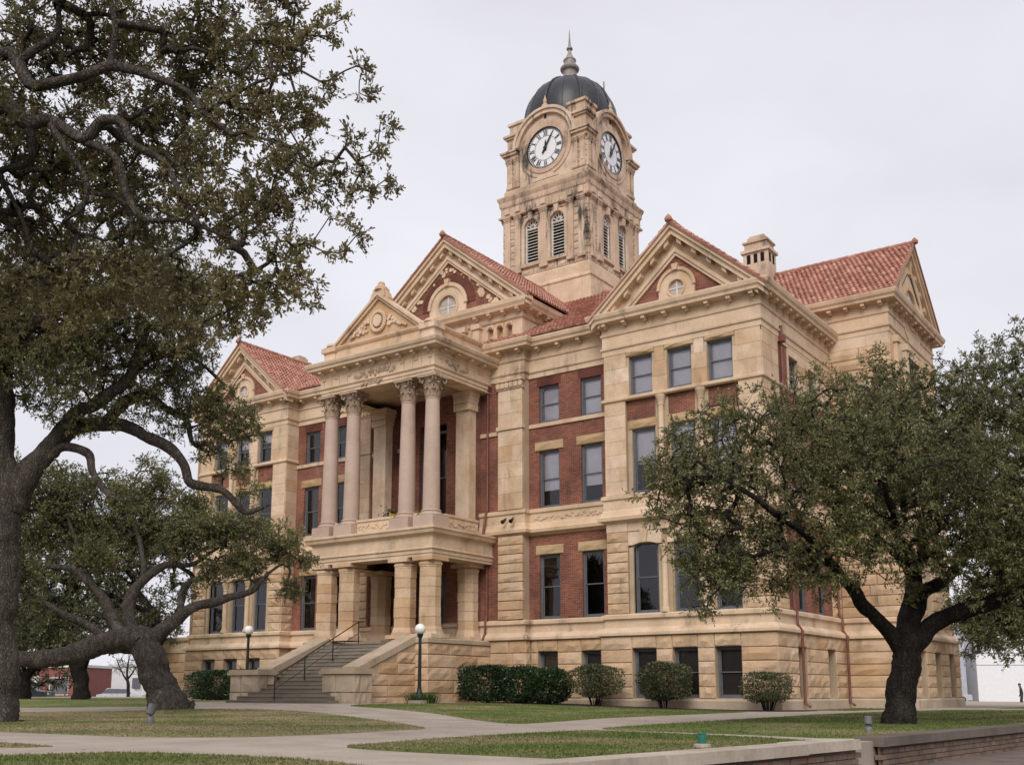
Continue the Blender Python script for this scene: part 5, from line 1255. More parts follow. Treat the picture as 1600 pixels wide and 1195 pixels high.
# ------------------------------------------------------------------ trees
TREES = {}
TREES['right'] = dict(
  limbs=[
    [(8.4,-14.39,-0.29,0.46),(8.43,-14.37,0.07,0.385),(8.47,-14.34,0.4,0.33),(8.55,-14.29,0.98,0.3),(8.63,-14.23,1.53,0.31),(8.69,-14.19,1.96,0.27),(8.71,-13.93,2.54,0.21),(8.73,-13.67,3.28,0.18),(8.56,-14.04,3.77,0.13),(8.25,-14.62,4.09,0.1),(7.58,-15.46,5.2,0.07),(6.64,-16.75,6.1,0.04)],
    [(8.58,-14.27,1.53,0.2),(8.39,-14.65,2.01,0.17),(8.15,-15.31,2.47,0.15),(7.99,-16.03,2.91,0.13),(7.9,-16.71,3.33,0.11),(7.57,-17.93,4.01,0.08),(6.88,-19.15,4.69,0.05),(6.27,-19.58,5.21,0.03)],
    [(8.73,-13.67,3.28,0.15),(8.82,-13.11,3.92,0.13),(8.91,-12.56,5.2,0.1),(9.03,-11.98,6.86,0.07),(8.85,-12.11,8.16,0.04)],
    [(8.71,-13.93,2.25,0.17),(8.94,-13.28,2.93,0.15),(9.31,-12.28,3.52,0.13),(9.84,-11.04,4.54,0.1),(10.45,-9.75,6.11,0.07),(10.83,-9.48,7.78,0.05)],
    [(8.67,-14.2,1.6,0.24),(9.07,-14.04,2.06,0.21),(9.74,-13.93,2.42,0.19),(10.52,-13.87,2.66,0.17),(11.32,-14.04,2.88,0.14),(12.93,-14.12,3.75,0.1)],
    [(8.74,-13.67,3.42,0.12),(9.12,-16.21,4.09,0.1),(9.44,-18.07,4.82,0.06)],
    [(8.87,-12.84,4.55,0.1),(8.57,-10.47,5.55,0.09),(8.46,-8.1,7.36,0.05)],
  ],
  blobs=[(6.08,-18.61,4.73,1.25),(5.51,-18.4,5.94,0.8),(6.77,-17.27,5.84,1.5),(6.8,-18.1,3.66,1.05),(6.27,-18.85,3.17,0.75),(7.47,-15.3,6.87,1.4),(8.46,-13.62,7.47,1.35),(8.06,-16.97,4.63,1.6),(9.16,-16.06,5.4,1.8),(7.86,-17.35,3.34,1),(8.77,-17.32,3.59,0.9),(9.68,-12.14,7.22,1.5),(10.38,-10.41,8.48,1.4),(10.06,-14.56,4.92,1.8),(10.97,-11.84,6.31,2),(10.72,-14.46,3.76,1.5),(9.73,-15.17,3.76,1),(11.88,-11.19,5.39,2.4),(12.3,-8.44,7.78,2.3),(11.59,-13.84,3.63,1.6),(8.39,-9.99,7.01,2),(7.31,-12.47,6.85,1.5),(6.05,-19,2.65,0.35),(7.15,-17.86,2.81,0.5),(5.38,-19.23,5.11,0.5),(5.86,-17.3,6.83,0.5),(8.85,-14.57,2.77,0.35),(5.98,-19.06,3.88,0.75),(5.85,-19.14,3.1,0.4),(6.58,-18.63,2.97,0.7),(6.12,-18.95,2.27,0.22),(5.68,-19.27,4.81,0.7)])
TREES['left'] = dict(
  limbs=[
    [(-9.05,-24.93,-0.35,0.62),(-9.06,-24.95,0.06,0.51),(-9.08,-24.96,0.48,0.43),(-9.12,-24.99,1.29,0.37),(-9.21,-25.05,2.64,0.37),(-9.29,-25.11,4.17,0.42),(-9.33,-25.14,5.1,0.42),(-9.59,-25.2,6.54,0.36),(-9.73,-25.3,8.16,0.32),(-9.8,-25.35,9.49,0.28),(-10.18,-25.62,11.17,0.2),(-10.08,-26.16,13,0.12)],
    [(-9.21,-25.05,4.94,0.35),(-9.08,-24.84,5.78,0.33),(-8.96,-24.51,6.36,0.28),(-8.83,-24.17,6.8,0.25),(-8.7,-23.83,7.21,0.22),(-8.31,-23.31,7.33,0.19),(-8,-22.84,7.36,0.17),(-7.5,-22.24,7.01,0.15),(-7.09,-21.83,6.56,0.13),(-6.92,-21.71,6.03,0.12),(-6.68,-21.41,5.86,0.11),(-6.15,-21.04,5.7,0.1),(-5.88,-20.72,5.25,0.08),(-5.64,-20.43,5.31,0.06),(-5.42,-20.28,5.43,0.03)],
    [(-8.31,-23.31,7.33,0.15),(-8.17,-22.96,7.78,0.15),(-7.8,-22.46,8.25,0.13),(-7.52,-22.02,7.94,0.1),(-7.24,-21.57,7.64,0.08),(-7.19,-21.41,7.11,0.06),(-6.95,-21.12,6.88,0.04)],
    [(-8.88,-24.45,6.46,0.2),(-8.54,-24.2,7.11,0.18),(-8.18,-23.95,7.62,0.16),(-7.52,-23.24,8.32,0.14),(-7.4,-22.9,9.63,0.11),(-7.04,-22.65,9.92,0.08),(-6.77,-22.46,10.16,0.05)],
    [(-8.81,-24.4,6.33,0.14),(-8.53,-24.2,6.59,0.12),(-7.84,-23.96,6.43,0.1),(-7.48,-23.95,5.83,0.09),(-6.92,-23.8,5.25,0.07),(-6.31,-23.48,5.17,0.04)],
    [(-7.83,-23.22,8.14,0.1),(-7.95,-22.19,9.31,0.08),(-7.54,-21.29,9.47,0.06),(-6.82,-20.78,8.76,0.04)],
    [(-9.75,-25.31,8.82,0.18),(-7.59,-25.62,9.27,0.13),(-5.61,-25.44,9.51,0.09),(-4.25,-25.09,9.77,0.05)],
  ],
  blobs=[(-9.15,-24.88,9.49,1.7),(-8.86,-23.45,9.15,1.4),(-7.82,-22.1,9.49,1.3),(-6.9,-21.08,8,0.95),(-7.36,-24.84,10.1,1.5),(-6,-23.87,10.43,1.5),(-7.13,-21.61,9.49,0.75),(-6.43,-20.5,7.71,0.7),(-5.93,-22.6,10.16,1.1),(-6.05,-20.85,6.3,0.5),(-7.81,-22.71,8.29,1),(-6.86,-21.05,6.96,0.55),(-7.63,-23.81,5.67,0.5),(-8.74,-25.82,10.1,1.7),(-10.08,-26.77,9.46,2.2),(-6.63,-23.59,5.28,0.5),(-5.84,-20.57,5.73,0.4),(-8.12,-24.15,7.51,0.8),(-7.37,-21.91,7.55,0.6),(-9.65,-24.63,7.98,0.6),(-7.76,-25.13,8.5,1.2),(-6.5,-23.01,5.99,0.4),(-7.33,-23.59,9.49,1.2),(-8.4,-24.36,5.91,0.35),(-7.13,-21,8.06,0.6),(-6.76,-20.74,7.45,0.5),(-7.48,-21.5,8.7,0.7)])
TREES['overhang'] = dict(
  limbs=[
    [(-0.75,-33.64,-0.13,0.396),(-0.8,-33.67,0.55,0.288),(-0.94,-33.78,2.11,0.259),(-0.98,-33.8,4.16,0.238),(-0.63,-33.55,5.88,0.202),(0.46,-33.02,7.49,0.158),(1.59,-32.47,8.01,0.122),(2.52,-32.05,8.12,0.101),(2.81,-31.85,7.87,0.0864),(3.07,-31.66,7.9,0.0792),(3.53,-31.46,7.6,0.072),(3.79,-31.4,7.79,0.0612),(4.08,-31.32,7.69,0.054),(4.31,-31.27,7.36,0.0468),(4.63,-31.05,7.12,0.0396),(4.89,-30.99,6.7,0.0324),(5.2,-30.89,6.19,0.0216)],
    [(0.46,-33.02,7.49,0.115),(1.59,-32.59,8.4,0.101),(2.47,-32.09,8.85,0.0864),(2.64,-31.97,8.71,0.0792),(2.9,-31.91,8.35,0.072),(3.23,-31.79,8.33,0.0684),(3.67,-31.61,8.33,0.0648),(4.01,-31.48,8.41,0.0612),(4.15,-31.39,8.38,0.0576),(4.56,-31.22,8.21,0.0504),(4.88,-30.99,8.03,0.0432),(5.18,-30.9,7.66,0.036),(5.53,-30.78,7.33,0.0288),(5.68,-30.67,7.33,0.0216),(6.18,-30.44,7.1,0.0108)],
    [(4.01,-31.48,8.41,0.0432),(4.02,-31.48,8.91,0.036),(3.94,-31.54,9.61,0.0288)],
    [(2.68,-31.94,8.71,0.0576),(2.87,-31.81,8.93,0.0504),(3.05,-31.68,9.15,0.0432),(3.05,-31.68,9.53,0.0288)],
    [(3.53,-31.46,7.56,0.0576),(3.96,-31.28,7.26,0.0504),(4.11,-31.17,6.78,0.0432),(4.4,-31.09,6.43,0.036),(4.82,-30.91,6.35,0.0288),(5.16,-30.79,6.2,0.0216),(5.62,-30.59,5.97,0.0108)],
    [(2.83,-31.83,7.85,0.0576),(2.72,-31.67,7.55,0.0504),(2.43,-31.63,7.48,0.0432),(1.98,-31.7,7.47,0.0432),(2.23,-31.53,6.95,0.0288),(2.4,-31.4,6.41,0.0216)],
    [(3.08,-31.66,7.85,0.0504),(3.38,-31.56,7.39,0.0432),(3.56,-31.44,7.04,0.036),(3.47,-31.38,6.74,0.0288),(3.2,-31.45,6.58,0.0144)],
    [(5.18,-30.9,7.66,0.0252),(5.75,-30.62,8,0.018),(6.27,-30.37,8.1,0.00864)],
  ],
  blobs=[(2.07,-31.39,9.61,0.75),(3.08,-30.67,9.71,0.75),(4.53,-30.38,9.21,0.7),(5.63,-30.34,8.54,0.5),(6.1,-30.25,7.67,0.42),(5.4,-30.5,7.66,0.6),(3.34,-30.25,8.38,0.75),(2.15,-30.73,8.06,0.75),(6.29,-30.12,6.79,0.36),(5.86,-30.42,6.46,0.5),(4.96,-30.57,6.57,0.65),(3.06,-30.45,6.87,0.75),(1.51,-30.93,7.1,0.8),(6.25,-30.39,5.72,0.32),(5.58,-30.62,5.48,0.4),(6.56,-30.17,7.93,0.16),(6.84,-30.1,7.17,0.17),(6.94,-30.02,6.47,0.17),(6.74,-30.17,6.11,0.15),(6.55,-30.3,5.36,0.13),(5.68,-30.3,9.2,0.4),(4.43,-30.58,5.68,0.5),(2.92,-31.04,5.79,0.6),(1.48,-31.44,8.73,0.7),(2.27,-32.73,8.01,1),(1,-32.4,6.77,1.1),(3.44,-31.89,10.07,0.8),(4.78,-30.94,10.07,0.7),(6.25,-30.27,8.6,0.2),(6.07,-30.39,6.99,0.35),(1.98,-31.46,5.78,0.5),(6.94,-30.02,6.88,0.12),(6.03,-30.42,5.44,0.3),(5.31,-30.56,5.08,0.25),(4.75,-30.59,5.02,0.3),(7.17,-29.98,6.42,0.12),(6.58,-30.16,8.53,0.12),(7.08,-30.04,7.64,0.1),(7.27,-29.91,7.23,0.09),(7.32,-29.88,6.5,0.08),(6.96,-30.01,5.91,0.13),(6.72,-30.18,5.68,0.15),(6.36,-30.31,5.17,0.17),(5.78,-30.48,5.01,0.2),(6.94,-30.02,8.04,0.1),(6.63,-30.12,8.83,0.11),(7.19,-29.97,6.95,0.1),(5.9,-30.39,5.16,0.22),(5.36,-30.53,5.36,0.3),(6.37,-30.18,8.86,0.15),(2.39,-30.67,9.18,0.6),(4.01,-30.26,8.81,0.55),(1.41,-30.88,8.22,0.6),(2.51,-30.34,7.82,0.6),(4.07,-30.22,7.59,0.5),(1.94,-30.75,6.39,0.6),(3.41,-30.44,6.05,0.5)])
TREES['lean'] = dict(
  limbs=[
    [(-14.88,-15.71,-0.23,0.9),(-15.01,-15.8,0.17,0.68),(-15.2,-15.94,0.62,0.56),(-15.47,-16.13,1.34,0.5),(-15.67,-16.27,1.98,0.5),(-15.86,-16.4,2.41,0.5),(-16.16,-16.98,2.43,0.42),(-16.4,-17.77,2.16,0.36),(-16.61,-18.53,1.89,0.33),(-16.81,-19.29,1.71,0.28),(-17.09,-20.1,1.75,0.25),(-17.68,-21.13,1.98,0.2),(-18,-22.58,2.61,0.1)],
    [(-15.74,-16.32,2.3,0.336),(-15.29,-15.75,2.96,0.235),(-14.94,-15.14,3.52,0.176),(-14.29,-14.31,3.88,0.143),(-13.89,-13.53,4.14,0.109),(-13.69,-13.15,4.62,0.0756),(-13.3,-12.63,5.21,0.042)],
    [(-15.98,-16.49,2.41,0.277),(-16.46,-16.59,3.28,0.227),(-16.58,-16.43,3.96,0.202),(-16.51,-16.01,4.54,0.168),(-16.24,-15.45,5.03,0.134),(-15.59,-14.74,5.16,0.084),(-14.85,-13.97,5.88,0.042)],
    [(-16.25,-16.8,2.44,0.252),(-16.73,-17.02,3.16,0.202),(-17.11,-17.05,3.72,0.168),(-17.6,-17.39,4.38,0.151),(-18.16,-17.79,4.82,0.126),(-19.08,-18.44,5.04,0.084),(-19.72,-18.9,5.26,0.0504)],
    [(-16.42,-17.17,2.39,0.168),(-17.06,-17.87,2.91,0.143),(-17.42,-18.49,3.32,0.118),(-18.04,-18.94,3.64,0.084),(-18.37,-19.41,3.51,0.0504)],
    [(-15.12,-15.51,3.22,0.118),(-15.82,-14.9,4.14,0.101),(-15.98,-14.41,4.76,0.084),(-16.99,-14.51,5.4,0.0672),(-18.27,-14.81,7.26,0.042)],
    [(-17.6,-17.39,4.38,0.101),(-18.5,-17.42,5.78,0.0756),(-19.41,-17.45,7.24,0.042)],
    [(-16.51,-16.01,4.54,0.109),(-17.1,-15.81,5.85,0.084),(-18.43,-15.53,7.41,0.0504)],
  ],
  blobs=[(-13.4,-12.57,5.92,0.9),(-14.34,-13.49,5.2,0.9),(-12.92,-12.48,4.28,0.5),(-15.11,-13.79,6.39,0.95),(-15.81,-14.9,6.08,1.1),(-17.99,-15.22,6.46,1.2),(-19.16,-16.54,6.4,1.3),(-20.3,-17.84,6.57,1.3),(-18.44,-15.54,7.65,1),(-19.44,-17.47,7.7,1.1),(-16.51,-14.17,7.41,0.8),(-18.62,-19.35,4.49,0.9),(-15.02,-14.34,4.82,0.5),(-14.56,-12.79,6.58,0.65),(-19.56,-20.01,5.35,1.2),(-12.48,-12.17,5.2,0.35),(-18.03,-18.93,3.42,0.4),(-17.92,-14.55,7.99,0.8),(-17.47,-17.3,5.26,0.7),(-20.47,-18.82,7.84,1.1)])
TREES['far'] = dict(
  limbs=[
    [(-41.19,-2.25,0.22,0.55),(-41.26,-2.3,0.88,0.42),(-41.38,-2.38,1.8,0.42),(-41.85,-2.72,2.54,0.3),(-42.81,-3.4,3.28,0.2),(-42.82,-4.64,3.97,0.12)],
    [(-41.35,-2.37,1.88,0.3),(-40.95,-2.08,2.91,0.25),(-40.08,-1.46,3.65,0.18),(-38.88,-0.62,4.21,0.1)],
    [(-41.36,-2.37,1.99,0.3),(-41.89,-2.14,3.3,0.22),(-42.61,-2.04,5.22,0.14)],
  ],
  blobs=[(-43.16,-3.65,4.03,2),(-40.44,-1.72,4.59,1.9),(-39.6,0.1,4.27,1.6),(-43.87,-1.7,5.68,2.2),(-42.54,-5.66,5.01,2),(-41.37,0.07,6.46,2),(-39.41,1.47,5.29,1.3)])
TREES['far2'] = dict(
  limbs=[
    [(-47.75,-2,0.08,0.5),(-47.75,-2,1.09,0.4),(-48.08,-2.23,2.07,0.3),(-49.12,-2.97,3.05,0.2)],
    [(-47.78,-2.02,1.48,0.28),(-47.13,-1.56,2.46,0.22),(-46.04,-0.79,3.25,0.1)],
  ],
  blobs=[(-54.12,0.83,1.47,1.1),(-52.87,1.72,1.21,0.9),(-53.15,3.98,1.58,0.9),(-49.35,-1.91,1.89,1),(-48.06,-1,2.29,0.9),(-48.52,-2.55,3.84,2.2),(-46.7,-1.26,3.45,1.6),(-50.53,-3.98,4.64,2.5),(-48.27,-1.14,5.51,2)])
TREES['far3'] = dict(
  limbs=[
    [(-30.82,-4.7,0.22,0.36),(-30.92,-4.78,1.34,0.3),(-31.03,-4.85,2.95,0.26),(-31.16,-4.95,4.57,0.2),(-32.32,-5.77,6.22,0.12)],
    [(-30.99,-4.83,2.79,0.2),(-30.23,-4.28,4.57,0.15),(-29.64,-3.87,6.55,0.08)],
    [(-31.16,-4.95,4.57,0.15),(-32.2,-6.91,5.47,0.12),(-33.15,-8.81,6.01,0.08)],
  ],
  blobs=[(-31.32,-5.06,7.88,2),(-31.99,-6.76,6.44,1.6),(-32.91,-8.64,6.33,1.8),(-34.51,-9.78,6.97,1.8),(-30.15,-4.23,5.89,1),(-32.89,-7.4,8.41,2),(-33.31,-8.93,4.43,1.2),(-31.88,-6.68,4.5,1),(-31.15,-4.93,4.25,1),(-34.01,-9.42,3.18,1.1),(-32.21,-8.14,3.18,0.9),(-30.31,-4.34,3.6,0.6),(-35.16,-10.24,5.06,1.4)])
TREES['bare'] = dict(
  limbs=[
    [(-65.13,17.54,-0.06,0.16),(-65.2,17.5,1.24,0.13),(-65.32,17.41,2.61,0.08),(-65.24,17.47,3.7,0.05)],
    [(-65.21,17.49,1.46,0.08),(-65.81,17.06,2.61,0.05),(-66.08,16.87,3.43,0.03)],
    [(-65.23,17.47,1.79,0.08),(-64.69,17.85,2.77,0.05),(-64.41,18.06,3.43,0.03)],
  ],
  blobs=[(-65.29,17.43,2.99,1.2),(-66,16.93,2.77,0.8),(-64.56,17.95,2.77,0.8)])
TREES['rightfar'] = dict(
  limbs=[
    [(7.76,12.87,0.21,0.4),(7.8,12.89,1.24,0.32),(7.74,12.85,2.89,0.28),(6.91,12.26,4,0.2),(5.81,11.48,4.56,0.12),(4.65,10.66,4.28,0.06)],
    [(7.76,12.87,2.62,0.2),(7.66,12.79,4.84,0.18),(7.34,12.57,6.82,0.1)],
  ],
  blobs=[(5.47,10.01,4.75,1.3),(6.76,10.93,5.57,1.6),(5.26,9.86,3.25,0.85),(6.07,11.66,3.31,1),(7.59,12.75,7.1,2),(4.17,11.54,4.07,0.8),(6.02,12.85,7.24,1.3),(9.09,13.81,5.68,2),(4.75,10.12,2.32,0.35),(6.18,10.52,2.04,0.25),(5.46,10,2.84,0.8),(6.64,10.84,3.93,1.2),(5.77,11.45,4,1),(6.78,10.94,2.71,0.8),(4.61,10.63,3.58,0.8)])

def catm(pts, k=6):
    return [tuple(p) for p in cat2(pts, k)]
def limb_mesh(name, pts, mat, parent, seg=14, rough=.06, rng=None):
    P_ = catm(pts, 9); n_ = len(P_); ph = [rng.uniform(0, 6.28) for _ in range(6)]; acc = 0; Q = []
    for i, p in enumerate(P_):
        if i: acc += math.dist(p[:3], P_[i - 1][:3])
        e = min(1, i / 6, (n_ - 1 - i) / 6) * p[3] * (.3 if p[3] < .16 else .1)
        w = 1 + (.08 if p[3] < .16 else .035) * math.sin(acc * 4.3 + ph[3]) + .03 * math.sin(acc * 11 + ph[4])
        Q.append((p[0] + e * (math.sin(acc * 3.1 + ph[0]) + .5 * math.sin(acc * 7.3 + ph[1])), p[1] + e * (math.sin(acc * 2.7 + ph[2]) + .5 * math.sin(acc * 6.1 + ph[5])), p[2] + e * math.sin(acc * 3.7 + ph[1]), p[3] * w))
    P_ = Q; mb = MB(); mb.tube(P_, seg)
    for i in range(len(mb.v)):
        j = i // seg
        if j >= len(P_): continue
        c = P_[j]; v = mb.v[i]; s = 1 + rough * (math.sin(i % seg * 2.1 + j * .13) * .6 + rng.uniform(-1, 1) * .6)
        mb.v[i] = tuple(c[q] + (v[q] - c[q]) * s for q in range(3))
    o = mb.build(name, mat, None, True); o.parent = parent; o.matrix_parent_inverse = parent.matrix_world.inverted(); return o
def leaves_mesh(name, base, dirs, L, Wd, mat, rs_, hexa):
    n = len(base); rv = rs_.normal(size=(n, 3)) * .75 + np.array([0, 0, .9]); side = np.cross(dirs, rv); side /= np.linalg.norm(side, axis=1)[:, None] + 1e-9
    L = L[:, None]; Wd = Wd[:, None]; nor = np.cross(side, dirs)
    if hexa:
        st = [(0, 0, 0), (.35, .5, .06), (.75, .4, .08), (1, 0, 0), (.75, -.4, .08), (.35, -.5, .06)]
    else: st = [(0, 0, 0), (.5, .5, .05), (1, 0, 0), (.5, -.5, .05)]
    V = np.stack([base + dirs * L * a + side * Wd * b + nor * L * c for a, b, c in st], 1)
    return mesh_np(name, V, len(st), mat)
def tree(name, label, key, tips_n, leaf_len, twig, per_tip, leaves_tw, leafmat, barkmat, seed, group=None, hexa=False, rt=.006, squash=.85, cat='tree', side_taper=.36):
    T = TREES[key]; rng = random.Random(seed); rs_ = np.random.RandomState(seed)
    b0 = T['limbs'][0][0]; root = empty(name, b0[:3]); tag(root, label, cat, group); bpy.context.view_layer.update()
    for i, l in enumerate(T['limbs']): limb_mesh('trunk' if i == 0 else 'limb', l, M[barkmat], root, 16 if i == 0 else 10, .07 if i == 0 else .05, rng)
    nodes = []; par = []; islimb = []
    for li, l in enumerate(T['limbs']):
        pl = catm(l, 6)
        for q in pl[(len(pl) // 3 if li == 0 else 2):]: nodes.append(q[:3]); par.append(-1); islimb.append(q[3])
    nodes = [np.array(q) for q in nodes]
    tot = sum(b[3] ** 2.2 for b in T['blobs']); tips = []
    for (x, y, z, r) in T['blobs']:
        k = max(4, int(tips_n * r ** 2.2 / tot)); v = rs_.normal(size=(k, 3)); v /= np.linalg.norm(v, axis=1)[:, None]
        rad = r * rs_.rand(k) ** .42 * (1 + .18 * rs_.normal(size=k)); tips += list(np.array([x, y, z]) + v * rad[:, None] * np.array([1, 1, squash]))
    tips = np.array(tips); tips = tips[tips[:, 2] > .6]
    A = np.zeros((len(nodes) + len(tips) * 5 + 10, 3)); A[:len(nodes)] = nodes; cnt = len(nodes)
    d0 = np.min(((tips[:, None, :] - A[None, :cnt]) ** 2).sum(2), 1); order = np.argsort(d0)
    par = par + [0] * (len(A) - cnt); count = np.zeros(len(A)); paths = []
    for ti in order:
        p = tips[ti]; dv = p - A[:cnt]; d2 = (dv ** 2).sum(1) + .6 * np.clip(-dv[:, 2], 0, None) ** 2; j = int(np.argmin(d2)); d = math.sqrt(((p - A[j]) ** 2).sum())
        k = 1 if d < .3 else (2 if d < .7 else 4); prev = j; pa = [j]
        for s_ in range(1, k + 1):
            t = s_ / k; q = A[j] + (p - A[j]) * t
            if s_ < k: q = q + rs_.normal(size=3) * d * .07 + np.array([0, 0, .10 * d * math.sin(math.pi * t)])
            A[cnt] = q; par[cnt] = prev; prev = cnt; pa.append(cnt); cnt += 1
        paths.append(pa); q = prev
        while q >= len(nodes): count[q] += 1; q = par[q]
    mb = MB()
    for pa in paths:
        pts = []
        for i, q in enumerate(pa):
            c = count[q] if i else (count[pa[1]]); pts.append((*A[q], rt * max(1, c) ** .5 * (1 if i else 1.1)))
        mb.tube(pts, 5 if count[pa[1]] > 3 else 4, False)
    o = tag(mb.build('branches', M[barkmat], None, True), kind='stuff'); o.parent = root; o.matrix_parent_inverse = root.matrix_world.inverted()
    # twiglets and leaves
    K = per_tip; n = len(paths); tp = np.repeat(np.array([A[pa[-1]] for pa in paths]), K, 0); dr = np.repeat(np.array([A[pa[-1]] - A[pa[-2]] for pa in paths]), K, 0)
    dr /= np.linalg.norm(dr, axis=1)[:, None] + 1e-9; dr = dr * .7 + rs_.normal(size=dr.shape) * .75 + np.array([0, 0, .12]); dr /= np.linalg.norm(dr, axis=1)[:, None]
    tl = twig * (.5 + rs_.rand(len(tp)))
    tw = np.stack([tp, tp + dr * tl[:, None]], 1); sd = np.cross(dr, rs_.normal(size=dr.shape)); sd /= np.linalg.norm(sd, axis=1)[:, None]; wv = sd * rt * .45
    quad = np.stack([tw[:, 0] - wv, tw[:, 0] + wv, tw[:, 1] + wv * .4, tw[:, 1] - wv * .4], 1)
    o = tag(link('twigs', mesh_np('twigs', quad, 4, M[barkmat])), kind='stuff'); o.parent = root; o.matrix_parent_inverse = root.matrix_world.inverted()
    f = (np.tile(np.arange(leaves_tw), len(tp)) + .6) / leaves_tw; f = np.clip(f * .85 + .15 + .05 * rs_.normal(size=f.shape), 0.02, 1.03)
    bt = np.repeat(tp, leaves_tw, 0); bd = np.repeat(dr, leaves_tw, 0); bl = np.repeat(tl, leaves_tw)
    base = bt + bd * (bl * f)[:, None]
    ld = bd * (.35 + .5 * f[:, None]) + rs_.normal(size=bd.shape) * .62; ld /= np.linalg.norm(ld, axis=1)[:, None]
    L = leaf_len * (.6 + .6 * rs_.rand(len(base))); o = tag(link('crown', leaves_mesh('crown', base, ld, L, L * (.34 + .14 * rs_.rand(len(L))), M[leafmat], rs_, hexa)), kind='stuff')
    o.parent = root; o.matrix_parent_inverse = root.matrix_world.inverted()
    return root
tree('live_oak', 'dense live oak with forked dark trunk on the lawn by the low wall', 'right', 5000, .078, .21, 7, 10, 'oak_leaf', 'bark_dark', 11)
tree('live_oak', 'tall live oak with a stout upright trunk and long drooping limb', 'left', 2900, .085, .22, 6, 9, 'oak_leaf', 'bark', 12)
tree('live_oak', 'overhanging live oak with gnarled limbs and fine leafy twigs against the sky', 'overhang', 3700, .058, .12, 6, 8, 'oak_leaf_brown', 'bark', 13, hexa=True, rt=.0035)
tree('live_oak', 'leaning live oak with a thick bent trunk and a long horizontal limb', 'lean', 2500, .11, .26, 6, 9, 'oak_leaf', 'bark', 14, rt=.008)
tree('background_tree', 'forked dark trunked oak far behind the leaning tree', 'far', 700, .2, .4, 5, 8, 'far_leaf', 'bark_dark', 15, 'distant trees', rt=.014)
tree('background_tree', 'distant oak with low spreading crown in front of the parked dark van', 'far2', 600, .2, .4, 5, 8, 'far_leaf', 'bark_dark', 16, 'distant trees', rt=.014)
tree('background_tree', 'broad olive oak filling the gap behind the leaning oak', 'far3', 800, .17, .36, 5, 9, 'far_leaf', 'bark_dark', 19, 'distant trees', rt=.012)
tree('background_tree', 'thin young tree in front of the far white building', 'bare', 60, .12, .4, 4, 5, 'far_leaf', 'bark_dark', 17, 'distant trees', rt=.014)
tree('background_tree', 'leafy oak behind the corner of the courthouse by the white wall', 'rightfar', 1500, .14, .32, 5, 8, 'oak_leaf', 'bark_dark', 18, 'distant trees', rt=.01)

# ------------------------------------------------------------------ shrubs
def shrub(name, label, c, r, nl, leaf, mat, seed, p=2.6, stems=7, group=None, cat='shrub', lift=.25, inner=.55):
    rs_ = np.random.RandomState(seed); root = empty(name, (c[0], c[1], zg(c[0], c[1]))); tag(root, label, cat, group); bpy.context.view_layer.update()
    z0 = zg(c[0], c[1]); v = rs_.normal(size=(nl, 3)); s = (np.abs(v / np.array(r)) ** p).sum(1) ** (1 / p); v = v / s[:, None]
    rad = 1 - (1 - inner) * rs_.rand(nl) ** 2.2; lump = 1 + .06 * np.sin(v[:, 0] * 5 + seed) * np.cos(v[:, 2] * 6) + .03 * rs_.normal(size=nl)
    ctr = np.array([c[0], c[1], z0 + lift + r[2]]); base = ctr + v * (rad * lump)[:, None]; keep = base[:, 2] > z0 + .08 + .5 * lift * rs_.rand(nl); base = base[keep]; v = v[keep]
    d = v / np.linalg.norm(v, axis=1)[:, None] * .5 + rs_.normal(size=v.shape) * .6 + np.array([0, 0, .2]); d /= np.linalg.norm(d, axis=1)[:, None]
    L = leaf * (.6 + .7 * rs_.rand(len(base))); o = tag(link('foliage', leaves_mesh('foliage', base, d, L, L * .5, M[mat], rs_, False)), kind='stuff'); o.parent = root; o.matrix_parent_inverse = root.matrix_world.inverted()
    for i in range(stems):
        a = rs_.rand() * 6.28; q = rs_.rand() * .25; tx, ty = c[0] + r[0] * .75 * math.cos(a) * rs_.rand() ** .4, c[1] + r[1] * .75 * math.sin(a)
        mb = MB(); bx, by = c[0] + (tx - c[0]) * .25, c[1] + (ty - c[1]) * .25
        mb.tube([(bx, by, z0 - .05, .022), ((bx + tx) / 2, (by + ty) / 2, z0 + lift + r[2] * .5, .015), (tx, ty, z0 + lift + r[2] * 1.3, .007)], 5); o = mb.build('stem', M['bark_dark']); o.parent = root; o.matrix_parent_inverse = root.matrix_world.inverted()
HG = 'clipped hedge shrubs along the wall'
shrub('clipped_hedge', 'dark green clipped hedge shrub against the side of the entrance podium', (-11.75, -2.5), (.95, .95, .68), 13000, .105, 'hedge_leaf', 21, 4.5, 5, HG, 'hedge', .12, .7)
shrub('clipped_hedge', 'dark green clipped hedge shrub between two others below the brick wall', (-10.35, -2.0), (.95, .85, .66), 13000, .105, 'hedge_leaf', 22, 4.5, 5, HG, 'hedge', .12, .7)
shrub('clipped_hedge', 'brighter green clipped hedge shrub at the window end of the row', (-9.1, -1.7), (.8, .8, .64), 11000, .105, 'hedge_leaf', 23, 4, 5, HG, 'hedge', .12, .7)
shrub('boxy_shrub', 'loose olive shrub with bare lower stems where brick wall meets stone pavilion', (-7.05, -1.35), (1.15, .8, .58), 6500, .09, 'shrub_leaf', 24, 3.2, 16, 'shrubs below the pavilion windows', lift=.42)
shrub('boxy_shrub', 'rounded green shrub in front of the pavilion basement windows', (-3.95, -1.35), (1.0, .8, .68), 8500, .09, 'shrub_leaf', 25, 3.2, 14, 'shrubs below the pavilion windows', lift=.36)
shrub('boxy_shrub', 'small rounded shrub beside the downspout at the pavilion corner', (.2, -1.35), (.88, .8, .5), 5500, .085, 'shrub_leaf', 26, 3.0, 14, 'shrubs below the pavilion windows', lift=.36)
